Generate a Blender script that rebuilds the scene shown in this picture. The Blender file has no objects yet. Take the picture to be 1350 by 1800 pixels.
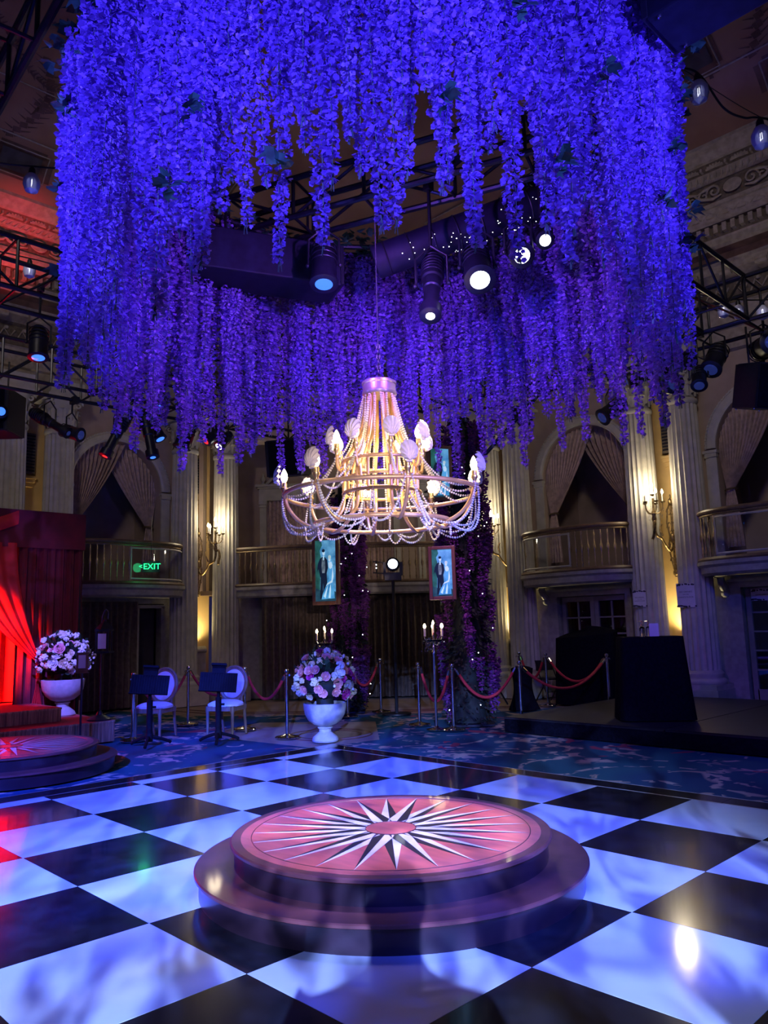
import bpy, bmesh, math, random
from math import sin, cos, pi, radians as R_, sqrt, atan2
from mathutils import Vector as V, Matrix as M4, Quaternion
random.seed(7)
SC = bpy.context.scene
COL = SC.collection
T = 0.9144                      # the dance floor squares are three feet wide
CAMZ = 0.795                    # turn that makes local -Y face the photographer

# ------------------------------------------------------------ camera
cam_d = bpy.data.cameras.new('camera'); cam = bpy.data.objects.new('camera', cam_d); COL.objects.link(cam)
cam_d.sensor_fit = 'VERTICAL'; cam_d.sensor_height = 36.0; cam_d.lens = 36.0 * 1368.2 / 1800
cam_d.clip_start = 0.02; cam_d.clip_end = 100
CP = V((3.18805, -2.17661, 1.54179))
yaw, pit, rol = -0.794846, 0.146277, -0.026673
fw = V((cos(pit)*sin(yaw), cos(pit)*cos(yaw), sin(pit)))
r0 = V((cos(yaw), -sin(yaw), 0)); u0 = r0.cross(fw)
rr = r0*cos(rol) + u0*sin(rol); uu = u0*cos(rol) - r0*sin(rol)
cam.matrix_world = M4(((rr.x, uu.x, -fw.x, CP.x), (rr.y, uu.y, -fw.y, CP.y), (rr.z, uu.z, -fw.z, CP.z), (0, 0, 0, 1)))
SC.camera = cam
H = V((-0.71376, 0.70039, 0)); RT = V((0.70039, 0.71376, 0))

# ------------------------------------------------------------ world, light, exposure
w = bpy.data.worlds.new('dim_hall'); SC.world = w; w.use_nodes = True
w.node_tree.nodes['Background'].inputs[0].default_value = (0.10, 0.09, 0.32, 1)
w.node_tree.nodes['Background'].inputs[1].default_value = 0.13
SC.view_settings.view_transform = 'Standard'; SC.view_settings.look = 'None'
SC.view_settings.exposure = 0.0; SC.view_settings.gamma = 1.0; SC.view_settings.use_curve_mapping = False
SC.cycles.max_bounces = 5; SC.cycles.diffuse_bounces = 2; SC.cycles.glossy_bounces = 3
SC.cycles.transmission_bounces = 4; SC.cycles.transparent_max_bounces = 6
SC.cycles.sample_clamp_indirect = 3.0; SC.cycles.caustics_reflective = False; SC.cycles.caustics_refractive = False
SC.cycles.use_denoising = True

def aim(o, target):
    d = V(target) - o.location
    o.rotation_euler = d.to_track_quat('-Z', 'Y').to_euler()

def spot(name, loc, target, color, power, deg, blend=0.4, size=0.06, gobo=None):
    l = bpy.data.lights.new(name, 'SPOT'); l.color = color; l.energy = power
    l.spot_size = R_(deg); l.spot_blend = blend; l.shadow_soft_size = size
    o = bpy.data.objects.new(name, l); COL.objects.link(o); o.location = loc; aim(o, target)
    if gobo:                    # a breakup gobo in the lantern: branches and cloudy patches
        l.use_nodes = True; nt = l.node_tree; em = nt.nodes['Emission']
        g = nt.nodes.new('ShaderNodeNewGeometry')
        n1 = nt.nodes.new('ShaderNodeTexNoise'); n1.inputs['Scale'].default_value = gobo[0]; n1.inputs['Detail'].default_value = 2.0; n1.inputs['Distortion'].default_value = 2.2
        nt.links.new(g.outputs['Incoming'], n1.inputs['Vector'])
        cr = nt.nodes.new('ShaderNodeValToRGB'); nt.links.new(n1.outputs['Fac'], cr.inputs['Fac'])
        cr.color_ramp.elements[0].position = 0.41; cr.color_ramp.elements[0].color = (gobo[1],)*3 + (1,)
        cr.color_ramp.elements[1].position = 0.585; cr.color_ramp.elements[1].color = (1, 1, 1, 1)
        nt.links.new(cr.outputs['Color'], em.inputs['Strength'])
    return o

def point(name, loc, color, power, size=0.03):
    l = bpy.data.lights.new(name, 'POINT'); l.color = color; l.energy = power; l.shadow_soft_size = size
    o = bpy.data.objects.new(name, l); COL.objects.link(o); o.location = loc; return o

BLUE = (0.03, 0.07, 1.0); SKY = (0.20, 0.33, 1.0); WARM = (1.0, 0.72, 0.36)
# front of house lanterns behind the photographer (cloud gobo on the floor)
KEY = CP - H*6.6 + V((0, 0, 2.20))
spot('front_gobo_lantern', KEY, (0.75, 0.25, 0.0), (0.23, 0.36, 1.0), 29000, 29, 0.6, 0.02, (21, 0.12))
spot('front_blue_lantern_left', (0.2, -6.0, 5.3), (-3.5, 0.5, 0), BLUE, 34000, 38, 0.7, 0.08, (22, 0.45))
spot('front_blue_lantern_right', (7.0, -0.4, 5.3), (-0.9, 2.4, 0), BLUE, 15000, 25, 0.7, 0.08, (22, 0.45))
spot('chandelier_front_fill', CP - H*4.0 + RT*1.0 + V((0, 0, .75)), (-.471, 1.399, 2.5), (1.0, .78, .76), 2400, 8.0, 0.5, 0.04)  # added unseen fill that brightens the shells facing the camera
spot('chandelier_blue_fill', CP + RT*5.5 - H*1.0 + V((0, 0, .85)), (-.471, 1.399, 2.50), (.22, .16, 1.0), 4200, 9, 0.5, 0.04)  # added unseen fill that tints the right-hand shells blue violet
# washes on the flowers, from bare unseen spots around the front
for az, pw in ((-78, 1500), (-42, 1500), (-6, 1350), (30, 1350), (66, 1500)):
    d = -H*cos(R_(az)) + RT*sin(R_(az)); c0 = V((-.471, 1.399, 0))
    spot('flower_wash', c0 + d*6.6 + V((0, 0, 2.9)), c0 + d*1.9 + V((0, 0, 4.15)), (0.10, 0.09, 1.0), pw*2.1, 27, 0.6, 0.1)
# added fill lamps without cans, brightening the ring's far inner face
for az, pw in ((-38, 420), (36, 420)):
    d = -H*cos(R_(az)) + RT*sin(R_(az)); c0 = V((-.471, 1.399, 0))
    spot('inner_fill', c0 + d*1.35 + V((0, 0, 3.95)), c0 - d*1.8 + V((0, 0, 3.60)), (0.34, 0.11, 1.0), pw*1.15, 72, 0.7, 0.08)

# ------------------------------------------------------------ materials
def mat(name, col, rough=0.5, metal=0.0, var=0.0, scale=8.0, bump=0.0, emit=None, estr=0.0, spec=None, col2=None, trans=0.0, coat=0.0, detail=4.0, ramp=(0.35, 0.65), rnd=0.0, stretch=None):
    m = bpy.data.materials.new(name); m.use_nodes = True; nt = m.node_tree; b = nt.nodes['Principled BSDF']
    b.inputs['Base Color'].default_value = (*col, 1); b.inputs['Roughness'].default_value = rough; b.inputs['Metallic'].default_value = metal
    if spec is not None: b.inputs['Specular IOR Level'].default_value = spec
    if trans: b.inputs['Transmission Weight'].default_value = trans
    if coat: b.inputs['Coat Weight'].default_value = coat; b.inputs['Coat Roughness'].default_value = 0.06
    if emit: b.inputs['Emission Color'].default_value = (*emit, 1); b.inputs['Emission Strength'].default_value = estr
    tex = None
    if var or bump or col2:
        tc = nt.nodes.new('ShaderNodeTexCoord'); tex = nt.nodes.new('ShaderNodeTexNoise')
        tex.inputs['Scale'].default_value = scale; tex.inputs['Detail'].default_value = detail
        if stretch:
            mp = nt.nodes.new('ShaderNodeMapping'); mp.inputs['Scale'].default_value = stretch
            nt.links.new(tc.outputs['Object'], mp.inputs['Vector']); nt.links.new(mp.outputs['Vector'], tex.inputs['Vector'])
        else: nt.links.new(tc.outputs['Object'], tex.inputs['Vector'])
    if var or col2:
        cr = nt.nodes.new('ShaderNodeValToRGB'); nt.links.new(tex.outputs['Fac'], cr.inputs['Fac'])
        c2 = col2 if col2 else tuple(min(1, c*(1+var)) for c in col)
        c1 = col if col2 else tuple(c*(1-var) for c in col)
        cr.color_ramp.elements[0].position = ramp[0]; cr.color_ramp.elements[0].color = (*c1, 1)
        cr.color_ramp.elements[1].position = ramp[1]; cr.color_ramp.elements[1].color = (*c2, 1)
        out = cr.outputs['Color']
        nt.links.new(out, b.inputs['Base Color'])
    if bump:
        bp = nt.nodes.new('ShaderNodeBump'); bp.inputs['Strength'].default_value = bump; bp.inputs['Distance'].default_value = 0.02
        nt.links.new(tex.outputs['Fac'], bp.inputs['Height']); nt.links.new(bp.outputs['Normal'], b.inputs['Normal'])
    return m

def petal_mat(name, cols):
    m = bpy.data.materials.new(name); m.use_nodes = True; nt = m.node_tree; b = nt.nodes['Principled BSDF']
    g = nt.nodes.new('ShaderNodeNewGeometry'); oi = nt.nodes.new('ShaderNodeObjectInfo')
    ad = nt.nodes.new('ShaderNodeMath'); ad.operation = 'MULTIPLY_ADD'; ad.inputs[1].default_value = 0.55
    ml = nt.nodes.new('ShaderNodeMath'); ml.operation = 'MULTIPLY'; ml.inputs[1].default_value = 0.45
    nt.links.new(oi.outputs['Random'], ml.inputs[0]); nt.links.new(g.outputs['Random Per Island'], ad.inputs[0]); nt.links.new(ml.outputs[0], ad.inputs[2])
    cr = nt.nodes.new('ShaderNodeValToRGB'); nt.links.new(ad.outputs[0], cr.inputs['Fac'])
    e = cr.color_ramp.elements; e[0].color = (*cols[0], 1); e[1].color = (*cols[-1], 1)
    for i, c in enumerate(cols[1:-1]): x = e.new((i+1)/(len(cols)-1)); x.color = (*c, 1)
    nt.links.new(cr.outputs['Color'], b.inputs['Base Color']); b.inputs['Roughness'].default_value = 0.6
    b.inputs['Specular IOR Level'].default_value = 0.2
    tr = nt.nodes.new('ShaderNodeBsdfTranslucent'); nt.links.new(cr.outputs['Color'], tr.inputs['Color'])
    mx = nt.nodes.new('ShaderNodeMixShader'); mx.inputs[0].default_value = 0.35
    nt.links.new(b.outputs[0], mx.inputs[1]); nt.links.new(tr.outputs[0], mx.inputs[2])
    nt.links.new(mx.outputs[0], nt.nodes['Material Output'].inputs['Surface'])
    return m

mt = {}
mt['plaster'] = mat('warm_plaster', (0.40, 0.30, 0.24), 0.8, var=0.08, scale=3)
mt['niche'] = mat('ochre_plaster', (0.62, 0.42, 0.17), 0.8, var=0.06, scale=4)
mt['stone'] = mat('cream_stone', (0.47, 0.44, 0.38), 0.75, var=0.10, scale=6, bump=0.15)
mt['stone2'] = mat('grey_stone', (0.33, 0.31, 0.28), 0.8, var=0.14, scale=9, bump=0.2)
mt['cornice'] = mat('aged_cornice', (0.34, 0.29, 0.24), 0.8, var=0.18, scale=10, bump=0.3)
mt['cornice_dark'] = mat('dark_gilded_cornice', (0.13, 0.10, 0.07), 0.7, var=0.3, scale=14, bump=0.5)
mt['ceiling'] = mat('painted_ceiling', (0.33, 0.19, 0.13), 0.85, col2=(0.24, 0.125, 0.085), scale=0.8, detail=6, ramp=(0.42, 0.60))
mt['fresco'] = mat('fresco_umber', (0.115, 0.06, 0.05), 0.85, var=0.3, scale=5)
mt['fresco2'] = mat('fresco_slate', (0.05, 0.045, 0.06), 0.85, var=0.3, scale=5)
mt['drape'] = mat('rose_damask', (0.52, 0.38, 0.34), 0.75, var=0.22, scale=11, bump=0.1)
mt['brown_drape'] = mat('brown_damask', (0.115, 0.082, 0.066), 0.75, var=0.25, scale=13, bump=0.1)
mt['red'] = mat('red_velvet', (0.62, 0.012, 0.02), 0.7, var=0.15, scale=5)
mt['dark_red'] = mat('shaded_red_velvet', (0.14, 0.004, 0.016), 0.8, var=0.2, scale=5)  # same red velvet, darkened for the drapes outside the red light
mt['red_carpet'] = mat('red_carpet', (0.48, 0.03, 0.05), 0.95, var=0.2, scale=60, bump=0.2)
mt['rope'] = mat('red_velvet_rope', (0.42, 0.015, 0.03), 0.7, var=0.1, scale=40)
mt['fringe'] = mat('gold_fringe', (0.34, 0.23, 0.12), 0.6, var=0.5, scale=30, bump=0.8, stretch=(1.0, 1.0, 0.06))
mt['black_metal'] = mat('black_metal', (0.012, 0.012, 0.016), 0.42, 0.2, var=0.2, scale=20)
mt['matte'] = mat('matte_black', (0.006, 0.006, 0.009), 0.75, var=0.3, scale=20, spec=0.15)
mt['truss'] = mat('black_powdercoat', (0.022, 0.022, 0.028), 0.35, 0.5, var=0.2, scale=20)
mt['black_cloth'] = mat('black_cloth', (0.004, 0.004, 0.009), 0.95, spec=0.05, var=0.3, scale=30)
mt['black_box'] = mat('black_box_paint', (0.010, 0.010, 0.022), 0.6, spec=0.2, var=0.2, scale=14)
mt['stage'] = mat('black_stage_deck', (0.016, 0.016, 0.022), 0.5, var=0.3, scale=12)
mt['chrome'] = mat('polished_steel', (0.78, 0.76, 0.72), 0.12, 1.0, var=0.03, scale=10)
mt['brass'] = mat('old_brass', (0.30, 0.22, 0.13), 0.45, 0.8, var=0.2, scale=25)
mt['bronze'] = mat('dark_bronze', (0.20, 0.135, 0.065), 0.4, 0.9, var=0.35, scale=25, bump=0.2)
mt['gold'] = mat('chandelier_gold', (0.72, 0.44, 0.17), 0.42, 0.55, var=0.12, scale=15)
mt['champagne'] = mat('champagne_metal', (0.78, 0.68, 0.50), 0.3, 0.8, var=0.05, scale=15)
mt['pearl'] = mat('pearl_bead', (0.80, 0.72, 0.58), 0.28, 0.25, var=0.04, scale=50)
mt['shell'] = mat('shell_ceramic', (0.74, 0.66, 0.58), 0.5, var=0.08, scale=30, bump=0.1)
mt['socket'] = mat('brass_socket', (0.75, 0.55, 0.25), 0.3, 0.9, var=0.05, scale=20)
mt['flame'] = mat('lit_bulb', (1, 0.9, 0.7), 0.3, emit=(1.0, 0.80, 0.48), estr=14)
mt['candle'] = mat('candle_sleeve', (0.80, 0.74, 0.60), 0.5, var=0.05, scale=20)
mt['fairy'] = mat('fairy_light', (1, 1, 1), 0.3, emit=(0.85, 0.9, 1.0), estr=6)
mt['wood'] = mat('walnut_trim', (0.17, 0.085, 0.045), 0.35, var=0.3, scale=6, stretch=(1, 1, 0.2), coat=0.3)
mt['rail'] = mat('walnut_rail', (0.13, 0.08, 0.05), 0.45, var=0.25, scale=8)
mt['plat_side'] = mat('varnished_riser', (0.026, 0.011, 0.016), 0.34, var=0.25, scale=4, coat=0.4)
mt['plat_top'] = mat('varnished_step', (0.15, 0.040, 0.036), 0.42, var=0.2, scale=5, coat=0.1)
mt['plat_disc'] = mat('rosewood_inlay', (0.56, 0.115, 0.095), 0.35, var=0.14, scale=4, coat=0.25, stretch=(1, 4, 1))
mt['plat_ring'] = mat('dark_inlay_line', (0.10, 0.035, 0.03), 0.35)
mt['star_white'] = mat('maple_inlay', (0.80, 0.72, 0.68), 0.35, var=0.08, scale=6, coat=0.2)
mt['star_dark'] = mat('ebony_inlay', (0.020, 0.016, 0.022), 0.35, var=0.2, scale=6, coat=0.2)
mt['tile_w'] = mat('white_gloss_tile', (0.66, 0.68, 0.74), 0.10, var=0.04, scale=3)
mt['tile_k'] = mat('black_gloss_tile', (0.014, 0.014, 0.018), 0.16, var=0.4, scale=5, coat=0.25)
mt['floor_trim'] = mat('metal_edge', (0.45, 0.42, 0.45), 0.35, 0.6, var=0.05)
mt['upholstery'] = mat('white_upholstery', (0.70, 0.71, 0.76), 0.7, var=0.04, scale=30)
mt['chair_wood'] = mat('limed_oak', (0.22, 0.155, 0.10), 0.5, var=0.2, scale=10, stretch=(3, 3, 0.5))
mt['urn'] = mat('white_cast_stone', (0.42, 0.405, 0.39), 0.7, var=0.08, scale=18, bump=0.2)
mt['green'] = mat('foliage_green', (0.022, 0.065, 0.028), 0.6, var=0.5, scale=14)
mt['ivy'] = mat('ivy_green', (0.022, 0.085, 0.045), 0.5, var=0.4, scale=20)
mt['bush'] = mat('dark_greenery', (0.006, 0.010, 0.010), 0.8, var=0.5, scale=12)
mt['f_white'] = mat('white_bloom', (0.78, 0.76, 0.68), 0.6, var=0.06, scale=30)
mt['f_pink'] = mat('pink_bloom', (0.72, 0.30, 0.30), 0.6, var=0.15, scale=30)
mt['f_mag'] = mat('magenta_bloom', (0.42, 0.02, 0.24), 0.6, var=0.2, scale=30)
mt['f_cream'] = mat('cream_bloom', (0.70, 0.58, 0.36), 0.6, var=0.1, scale=30)
mt['petal'] = petal_mat('wisteria_petal', [(0.13, 0.04, 0.30), (0.42, 0.22, 0.80), (0.27, 0.12, 0.52), (0.64, 0.44, 0.92)])
mt['petal_dk'] = petal_mat('dark_wisteria_petal', [(0.16, 0.03, 0.22), (0.26, 0.06, 0.34), (0.20, 0.05, 0.30), (0.34, 0.10, 0.40)])
mt['stem'] = mat('pale_stem', (0.10, 0.15, 0.10), 0.6, var=0.1)
mt['glass'] = mat('clear_glass', (0.9, 0.93, 1.0), 0.03, trans=1.0)
mt['pane'] = mat('door_pane', (0.012, 0.012, 0.02), 0.03, spec=0.8)
mt['bulb'] = mat('festoon_bulb', (0.70, 0.72, 1.0), 0.12, trans=0.25, spec=0.9)
mt['cable'] = mat('black_cable', (0.008, 0.008, 0.01), 0.6)
mt['paper'] = mat('printed_card', (0.62, 0.56, 0.60), 0.7, var=0.04, scale=12)
mt['ink'] = mat('ink', (0.04, 0.03, 0.05), 0.8)
mt['exit'] = mat('exit_green', (0.0, 0.3, 0.1), 0.4, emit=(0.02, 1.0, 0.28), estr=2.4)
mt['door_wood'] = mat('painted_door', (0.26, 0.235, 0.22), 0.55, var=0.1, scale=8)
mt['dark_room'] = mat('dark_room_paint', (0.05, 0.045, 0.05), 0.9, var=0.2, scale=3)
mt['deck'] = mat('walnut_deck', (0.10, 0.06, 0.035), 0.5, var=0.2, scale=6)
def lens(name, c, s): mt[name] = mat(name, (0.02, 0.02, 0.03), 0.15, emit=c, estr=s)
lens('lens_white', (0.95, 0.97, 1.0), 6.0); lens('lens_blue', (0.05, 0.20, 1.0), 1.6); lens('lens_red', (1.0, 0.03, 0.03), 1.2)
lens('lens_dim', (0.03, 0.05, 0.30), 0.35); lens('lens_hot', (0.78, 0.85, 1.0), 6.5)
mt['body'] = mat('lantern_body', (0.012, 0.012, 0.02), 0.4, 0.3, var=0.2, scale=20)

# patterned carpet: teal field, cream vines, crimson blooms
def carpet():
    m = bpy.data.materials.new('floral_carpet'); m.use_nodes = True; nt = m.node_tree; b = nt.nodes['Principled BSDF']; L = nt.links
    b.inputs['Roughness'].default_value = 0.95; b.inputs['Specular IOR Level'].default_value = 0.1
    tc = nt.nodes.new('ShaderNodeTexCoord')
    def noise(s, d, dist=0.0, off=(0, 0, 0)):
        mp = nt.nodes.new('ShaderNodeMapping'); mp.inputs['Location'].default_value = off
        L.new(tc.outputs['Object'], mp.inputs['Vector'])
        n = nt.nodes.new('ShaderNodeTexNoise'); n.inputs['Scale'].default_value = s; n.inputs['Detail'].default_value = d; n.inputs['Distortion'].default_value = dist
        L.new(mp.outputs['Vector'], n.inputs['Vector']); return n.outputs['Fac']
    def ramp(src, pts):
        c = nt.nodes.new('ShaderNodeValToRGB'); L.new(src, c.inputs['Fac']); e = c.color_ramp.elements
        while len(e) < len(pts): e.new(0.5)
        for i, (p, v) in enumerate(pts): e[i].position = p; e[i].color = (v, v, v, 1)
        return c.outputs['Color']
    def mix(f, a, bcol):
        x = nt.nodes.new('ShaderNodeMix'); x.data_type = 'RGBA'; L.new(f, x.inputs[0])
        if isinstance(a, tuple): x.inputs[6].default_value = (*a, 1)
        else: L.new(a, x.inputs[6])
        x.inputs[7].default_value = (*bcol, 1); return x.outputs[2]
    field = mix(ramp(noise(0.35, 1), [(0.47, 0), (0.53, 1)]), (0.020, 0.085, 0.120), (0.018, 0.055, 0.110))
    vine = ramp(noise(0.75, 2, 0.8), [(0.455, 0), (0.475, 1), (0.500, 1), (0.52, 0)])
    leafy = ramp(noise(6.5, 1, 0.5), [(0.47, 0), (0.50, 1)])
    mm = nt.nodes.new('ShaderNodeMath'); mm.operation = 'MULTIPLY'; L.new(vine, mm.inputs[0]); L.new(leafy, mm.inputs[1])
    c = mix(mm.outputs[0], field, (0.42, 0.31, 0.25))
    bloom = ramp(noise(1.25, 2, 1.2, (7, 3, 0)), [(0.65, 0), (0.67, 1)])
    c = mix(bloom, c, (0.30, 0.045, 0.075))
    heart = ramp(noise(2.4, 3, 1.0, (2, 9, 0)), [(0.66, 0), (0.68, 1)])
    c = mix(heart, c, (0.45, 0.30, 0.22))
    L.new(c, b.inputs['Base Color'])
    n = nt.nodes.new('ShaderNodeTexNoise'); n.inputs['Scale'].default_value = 220; bp = nt.nodes.new('ShaderNodeBump'); bp.inputs['Strength'].default_value = 0.3; bp.inputs['Distance'].default_value = 0.01
    L.new(tc.outputs['Object'], n.inputs['Vector']); L.new(n.outputs['Fac'], bp.inputs['Height']); L.new(bp.outputs['Normal'], b.inputs['Normal'])
    return m
mt['carpet'] = carpet()
mt['carpet_beige'] = mat('beige_carpet', (0.30, 0.215, 0.165), 0.95, col2=(0.22, 0.15, 0.125), scale=1.6, detail=3, bump=0.1)
mt['carpet_line'] = mat('cream_carpet_line', (0.40, 0.32, 0.27), 0.95)

# ------------------------------------------------------------ mesh helpers
class MB:
    def __init__(s): s.v = []; s.f = []; s.mi = []; s.cur = 0
    def add(s, vs, fs, mtx=None):
        o = len(s.v)
        s.v += [tuple(mtx @ V(p)) for p in vs] if mtx else [tuple(p) for p in vs]
        s.f += [tuple(i+o for i in f) for f in fs]; s.mi += [s.cur]*len(fs); return s
    def box(s, c, d, mtx=None, taper=1.0):
        x, y, z = d[0]/2, d[1]/2, d[2]/2
        vs = [(c[0]+a*x*(taper if k > 0 else 1), c[1]+b*y*(taper if k > 0 else 1), c[2]+k*z) for k in (-1, 1) for b in (-1, 1) for a in (-1, 1)]
        return s.add(vs, [(0, 2, 3, 1), (4, 5, 7, 6), (0, 1, 5, 4), (2, 6, 7, 3), (0, 4, 6, 2), (1, 3, 7, 5)], mtx)
    def lathe(s, prof, n=16, c=(0, 0, 0), mtx=None, mod=None):
        vs = []; fs = []; k = len(prof)
        for i in range(n):
            a = 2*pi*i/n; q = mod(a) if mod else 1.0
            for r, z in prof: vs.append((c[0]+r*q*cos(a), c[1]+r*q*sin(a), c[2]+z))
        for i in range(n):
            j = (i+1) % n
            for t in range(k-1): fs.append((i*k+t, j*k+t, j*k+t+1, i*k+t+1))
        if prof[0][0] > 1e-4: fs.append(tuple(i*k for i in reversed(range(n))))
        if prof[-1][0] > 1e-4: fs.append(tuple(i*k+k-1 for i in range(n)))
        return s.add(vs, fs, mtx)
    def tube(s, path, r, n=8, closed=False, mtx=None):
        P = [V(p) for p in path]; m = len(P); vs = []; fs = []; up = None
        for i, p in enumerate(P):
            a = P[(i-1) % m] if (closed or i) else p; b = P[(i+1) % m] if (closed or i < m-1) else p
            t = (b-a).normalized() if (b-a).length > 1e-9 else V((0, 0, 1))
            if up is None: up = V((0, 0, 1)) if abs(t.z) < 0.9 else V((1, 0, 0))
            x = t.cross(up)
            if x.length < 1e-6: x = t.cross(V((1, 0.3, 0)))
            x.normalize(); y = x.cross(t).normalized(); up = y
            q = r[i] if isinstance(r, (list, tuple)) else r
            for k in range(n):
                an = 2*pi*k/n; vs.append(p + x*(q*cos(an)) + y*(q*sin(an)))
        for i in range(m if closed else m-1):
            j = (i+1) % m
            for k in range(n):
                l = (k+1) % n; fs.append((i*n+k, i*n+l, j*n+l, j*n+k))
        if not closed: fs += [tuple(reversed(range(n))), tuple((m-1)*n+k for k in range(n))]
        return s.add(vs, fs, mtx)
    def torus(s, Rr, r, c=(0, 0, 0), n=40, k=8, mtx=None):
        return s.tube([(c[0]+Rr*cos(2*pi*i/n), c[1]+Rr*sin(2*pi*i/n), c[2]) for i in range(n)], r, k, True, mtx)
    def ball(s, c, r, n=8, k=5, mtx=None):
        r3 = r if isinstance(r, (tuple, list)) else (r, r, r)
        vs = [(c[0], c[1], c[2]-r3[2])]
        for j in range(1, k):
            t = pi*j/k
            for i in range(n): vs.append((c[0]+r3[0]*sin(t)*cos(2*pi*i/n), c[1]+r3[1]*sin(t)*sin(2*pi*i/n), c[2]-r3[2]*cos(t)))
        vs.append((c[0], c[1], c[2]+r3[2])); e = len(vs)-1
        fs = [(0, 1+(i+1) % n, 1+i) for i in range(n)]
        for j in range(k-2):
            for i in range(n):
                l = (i+1) % n; fs.append((1+j*n+i, 1+j*n+l, 1+(j+1)*n+l, 1+(j+1)*n+i))
        fs += [(e, 1+(k-2)*n+i, 1+(k-2)*n+(i+1) % n) for i in range(n)]
        return s.add(vs, fs, mtx)
    def grid(s, fn, nu, nv, mtx=None, thick=0.0):
        vs = [fn(i/nu, j/nv) for i in range(nu+1) for j in range(nv+1)]
        q = lambda i, j: i*(nv+1)+j
        fs = [(q(i, j), q(i+1, j), q(i+1, j+1), q(i, j+1)) for i in range(nu) for j in range(nv)]
        return s.add(vs, fs, mtx)
    def prism(s, poly, z0, z1, mtx=None):
        n = len(poly)
        vs = [(p[0], p[1], z0) for p in poly] + [(p[0], p[1], z1) for p in poly]
        fs = [tuple(reversed(range(n))), tuple(range(n, 2*n))] + [(i, (i+1) % n, n+(i+1) % n, n+i) for i in range(n)]
        return s.add(vs, fs, mtx)
    def mesh(s, name, mats, smooth=True, ang=0.7):
        me = bpy.data.meshes.new(name); me.from_pydata(s.v, [], s.f)
        for m in (mats if isinstance(mats, (list, tuple)) else [mats]): me.materials.append(m)
        if any(s.mi): me.polygons.foreach_set('material_index', s.mi)
        if smooth:
            me.polygons.foreach_set('use_smooth', [True]*len(me.polygons)); me.set_sharp_from_angle(angle=ang)
        me.update(); return me

def obj(name, mb, m, parent=None, smooth=True, loc=None, rot=None, label=None, kind=None, ang=0.7):
    me = mb.mesh(name, m, smooth, ang) if isinstance(mb, MB) else mb
    o = bpy.data.objects.new(name, me); COL.objects.link(o)
    if parent is not None: o.parent = parent
    if loc is not None: o.location = loc
    if rot is not None: o.rotation_euler = rot
    if label: o['label'] = label
    if kind: o['kind'] = kind
    return o

def tag(o, label, cat, group=None, kind=None):
    o['label'] = label
    if cat: o['category'] = cat
    if group: o['group'] = group
    if kind: o['kind'] = kind
    return o

def thing(name, label, cat, loc=(0, 0, 0), rz=0.0, group=None, kind=None):
    o = bpy.data.objects.new(name, None); COL.objects.link(o); o.empty_display_size = 0.1
    o.location = loc; o.rotation_euler = (0, 0, rz)
    return tag(o, label, cat, group, kind)

def dup(root, loc, rz=None, label=None, group=None):
    def cp(o, par):
        c = o.copy(); COL.objects.link(c)
        if par: c.parent = par
        for ch in kids.get(o.name, []): cp(ch, c)
        return c
    kids = {}
    for o in COL.objects:
        if o.parent: kids.setdefault(o.parent.name, []).append(o)
    r = cp(root, None); r.location = loc
    if rz is not None: r.rotation_euler = (0, 0, rz)
    if label: r['label'] = label
    if group: r['group'] = group
    return r

def rotz(a): return M4.Rotation(a, 4, 'Z')
def aimM(loc, d):                # local -Z looks along d
    return M4.Translation(V(loc)) @ V(d).to_track_quat('-Z', 'Y').to_matrix().to_4x4()
def fromto(a, b):                # matrix placing local Z from a to b
    a = V(a); b = V(b); return M4.Translation(a) @ (b-a).to_track_quat('Z', 'Y').to_matrix().to_4x4()

# ============================================================ SETTING
# carpet floor, dance floor tiles, walls, columns, balconies, cornice, ceiling
mb = MB(); mb.box((-1, 1, -0.07), (27, 27, 0.1)); fl = obj('floor', mb, mt['carpet'], smooth=False)
tag(fl, 'teal ballroom carpet with cream vines and crimson blooms', None, kind='structure')
# beige border of the carpet along the chamfered end and the medallion panel by the urn
def strip(pts, z, m, nm, par):
    b = MB(); b.prism(pts, -0.021, z); return obj(nm, b, m, par, smooth=False)
strip([(-12.4, 5.3), (-10.2, 5.6), (-7.4, 7.6), (-5.6, 9.4), (-4.6, 12.0), (-7.4, 12.2), (-12.4, 7.5)], -0.0185, mt['carpet_beige'], 'carpet_border', fl)
strip([(-7.6, 4.3), (-5.1, 4.55), (-4.95, 5.6), (-6.5, 7.0), (-8.1, 5.8)], -0.0180, mt['carpet_beige'], 'carpet_panel', fl)
b = MB(); b.torus(0.62, 0.012, (-5.9, 5.5, -0.018), 40, 4); b.torus(0.46, 0.010, (-5.9, 5.5, -0.018), 40, 4); obj('carpet_medallion', b, mt['plat_ring'], fl)
for k in range(2):
    o = 0.28*k
    b = MB(); b.tube([(-11.2, 6.2-o, -0.018), (-10.0, 6.35-o*1.1, -0.018), (-7.5, 8.3-o*1.3, -0.018), (-5.7, 10.4-o*1.3, -0.018)], 0.012, 4)
    obj('carpet_line', b, mt['plat_ring'], fl)

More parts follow.
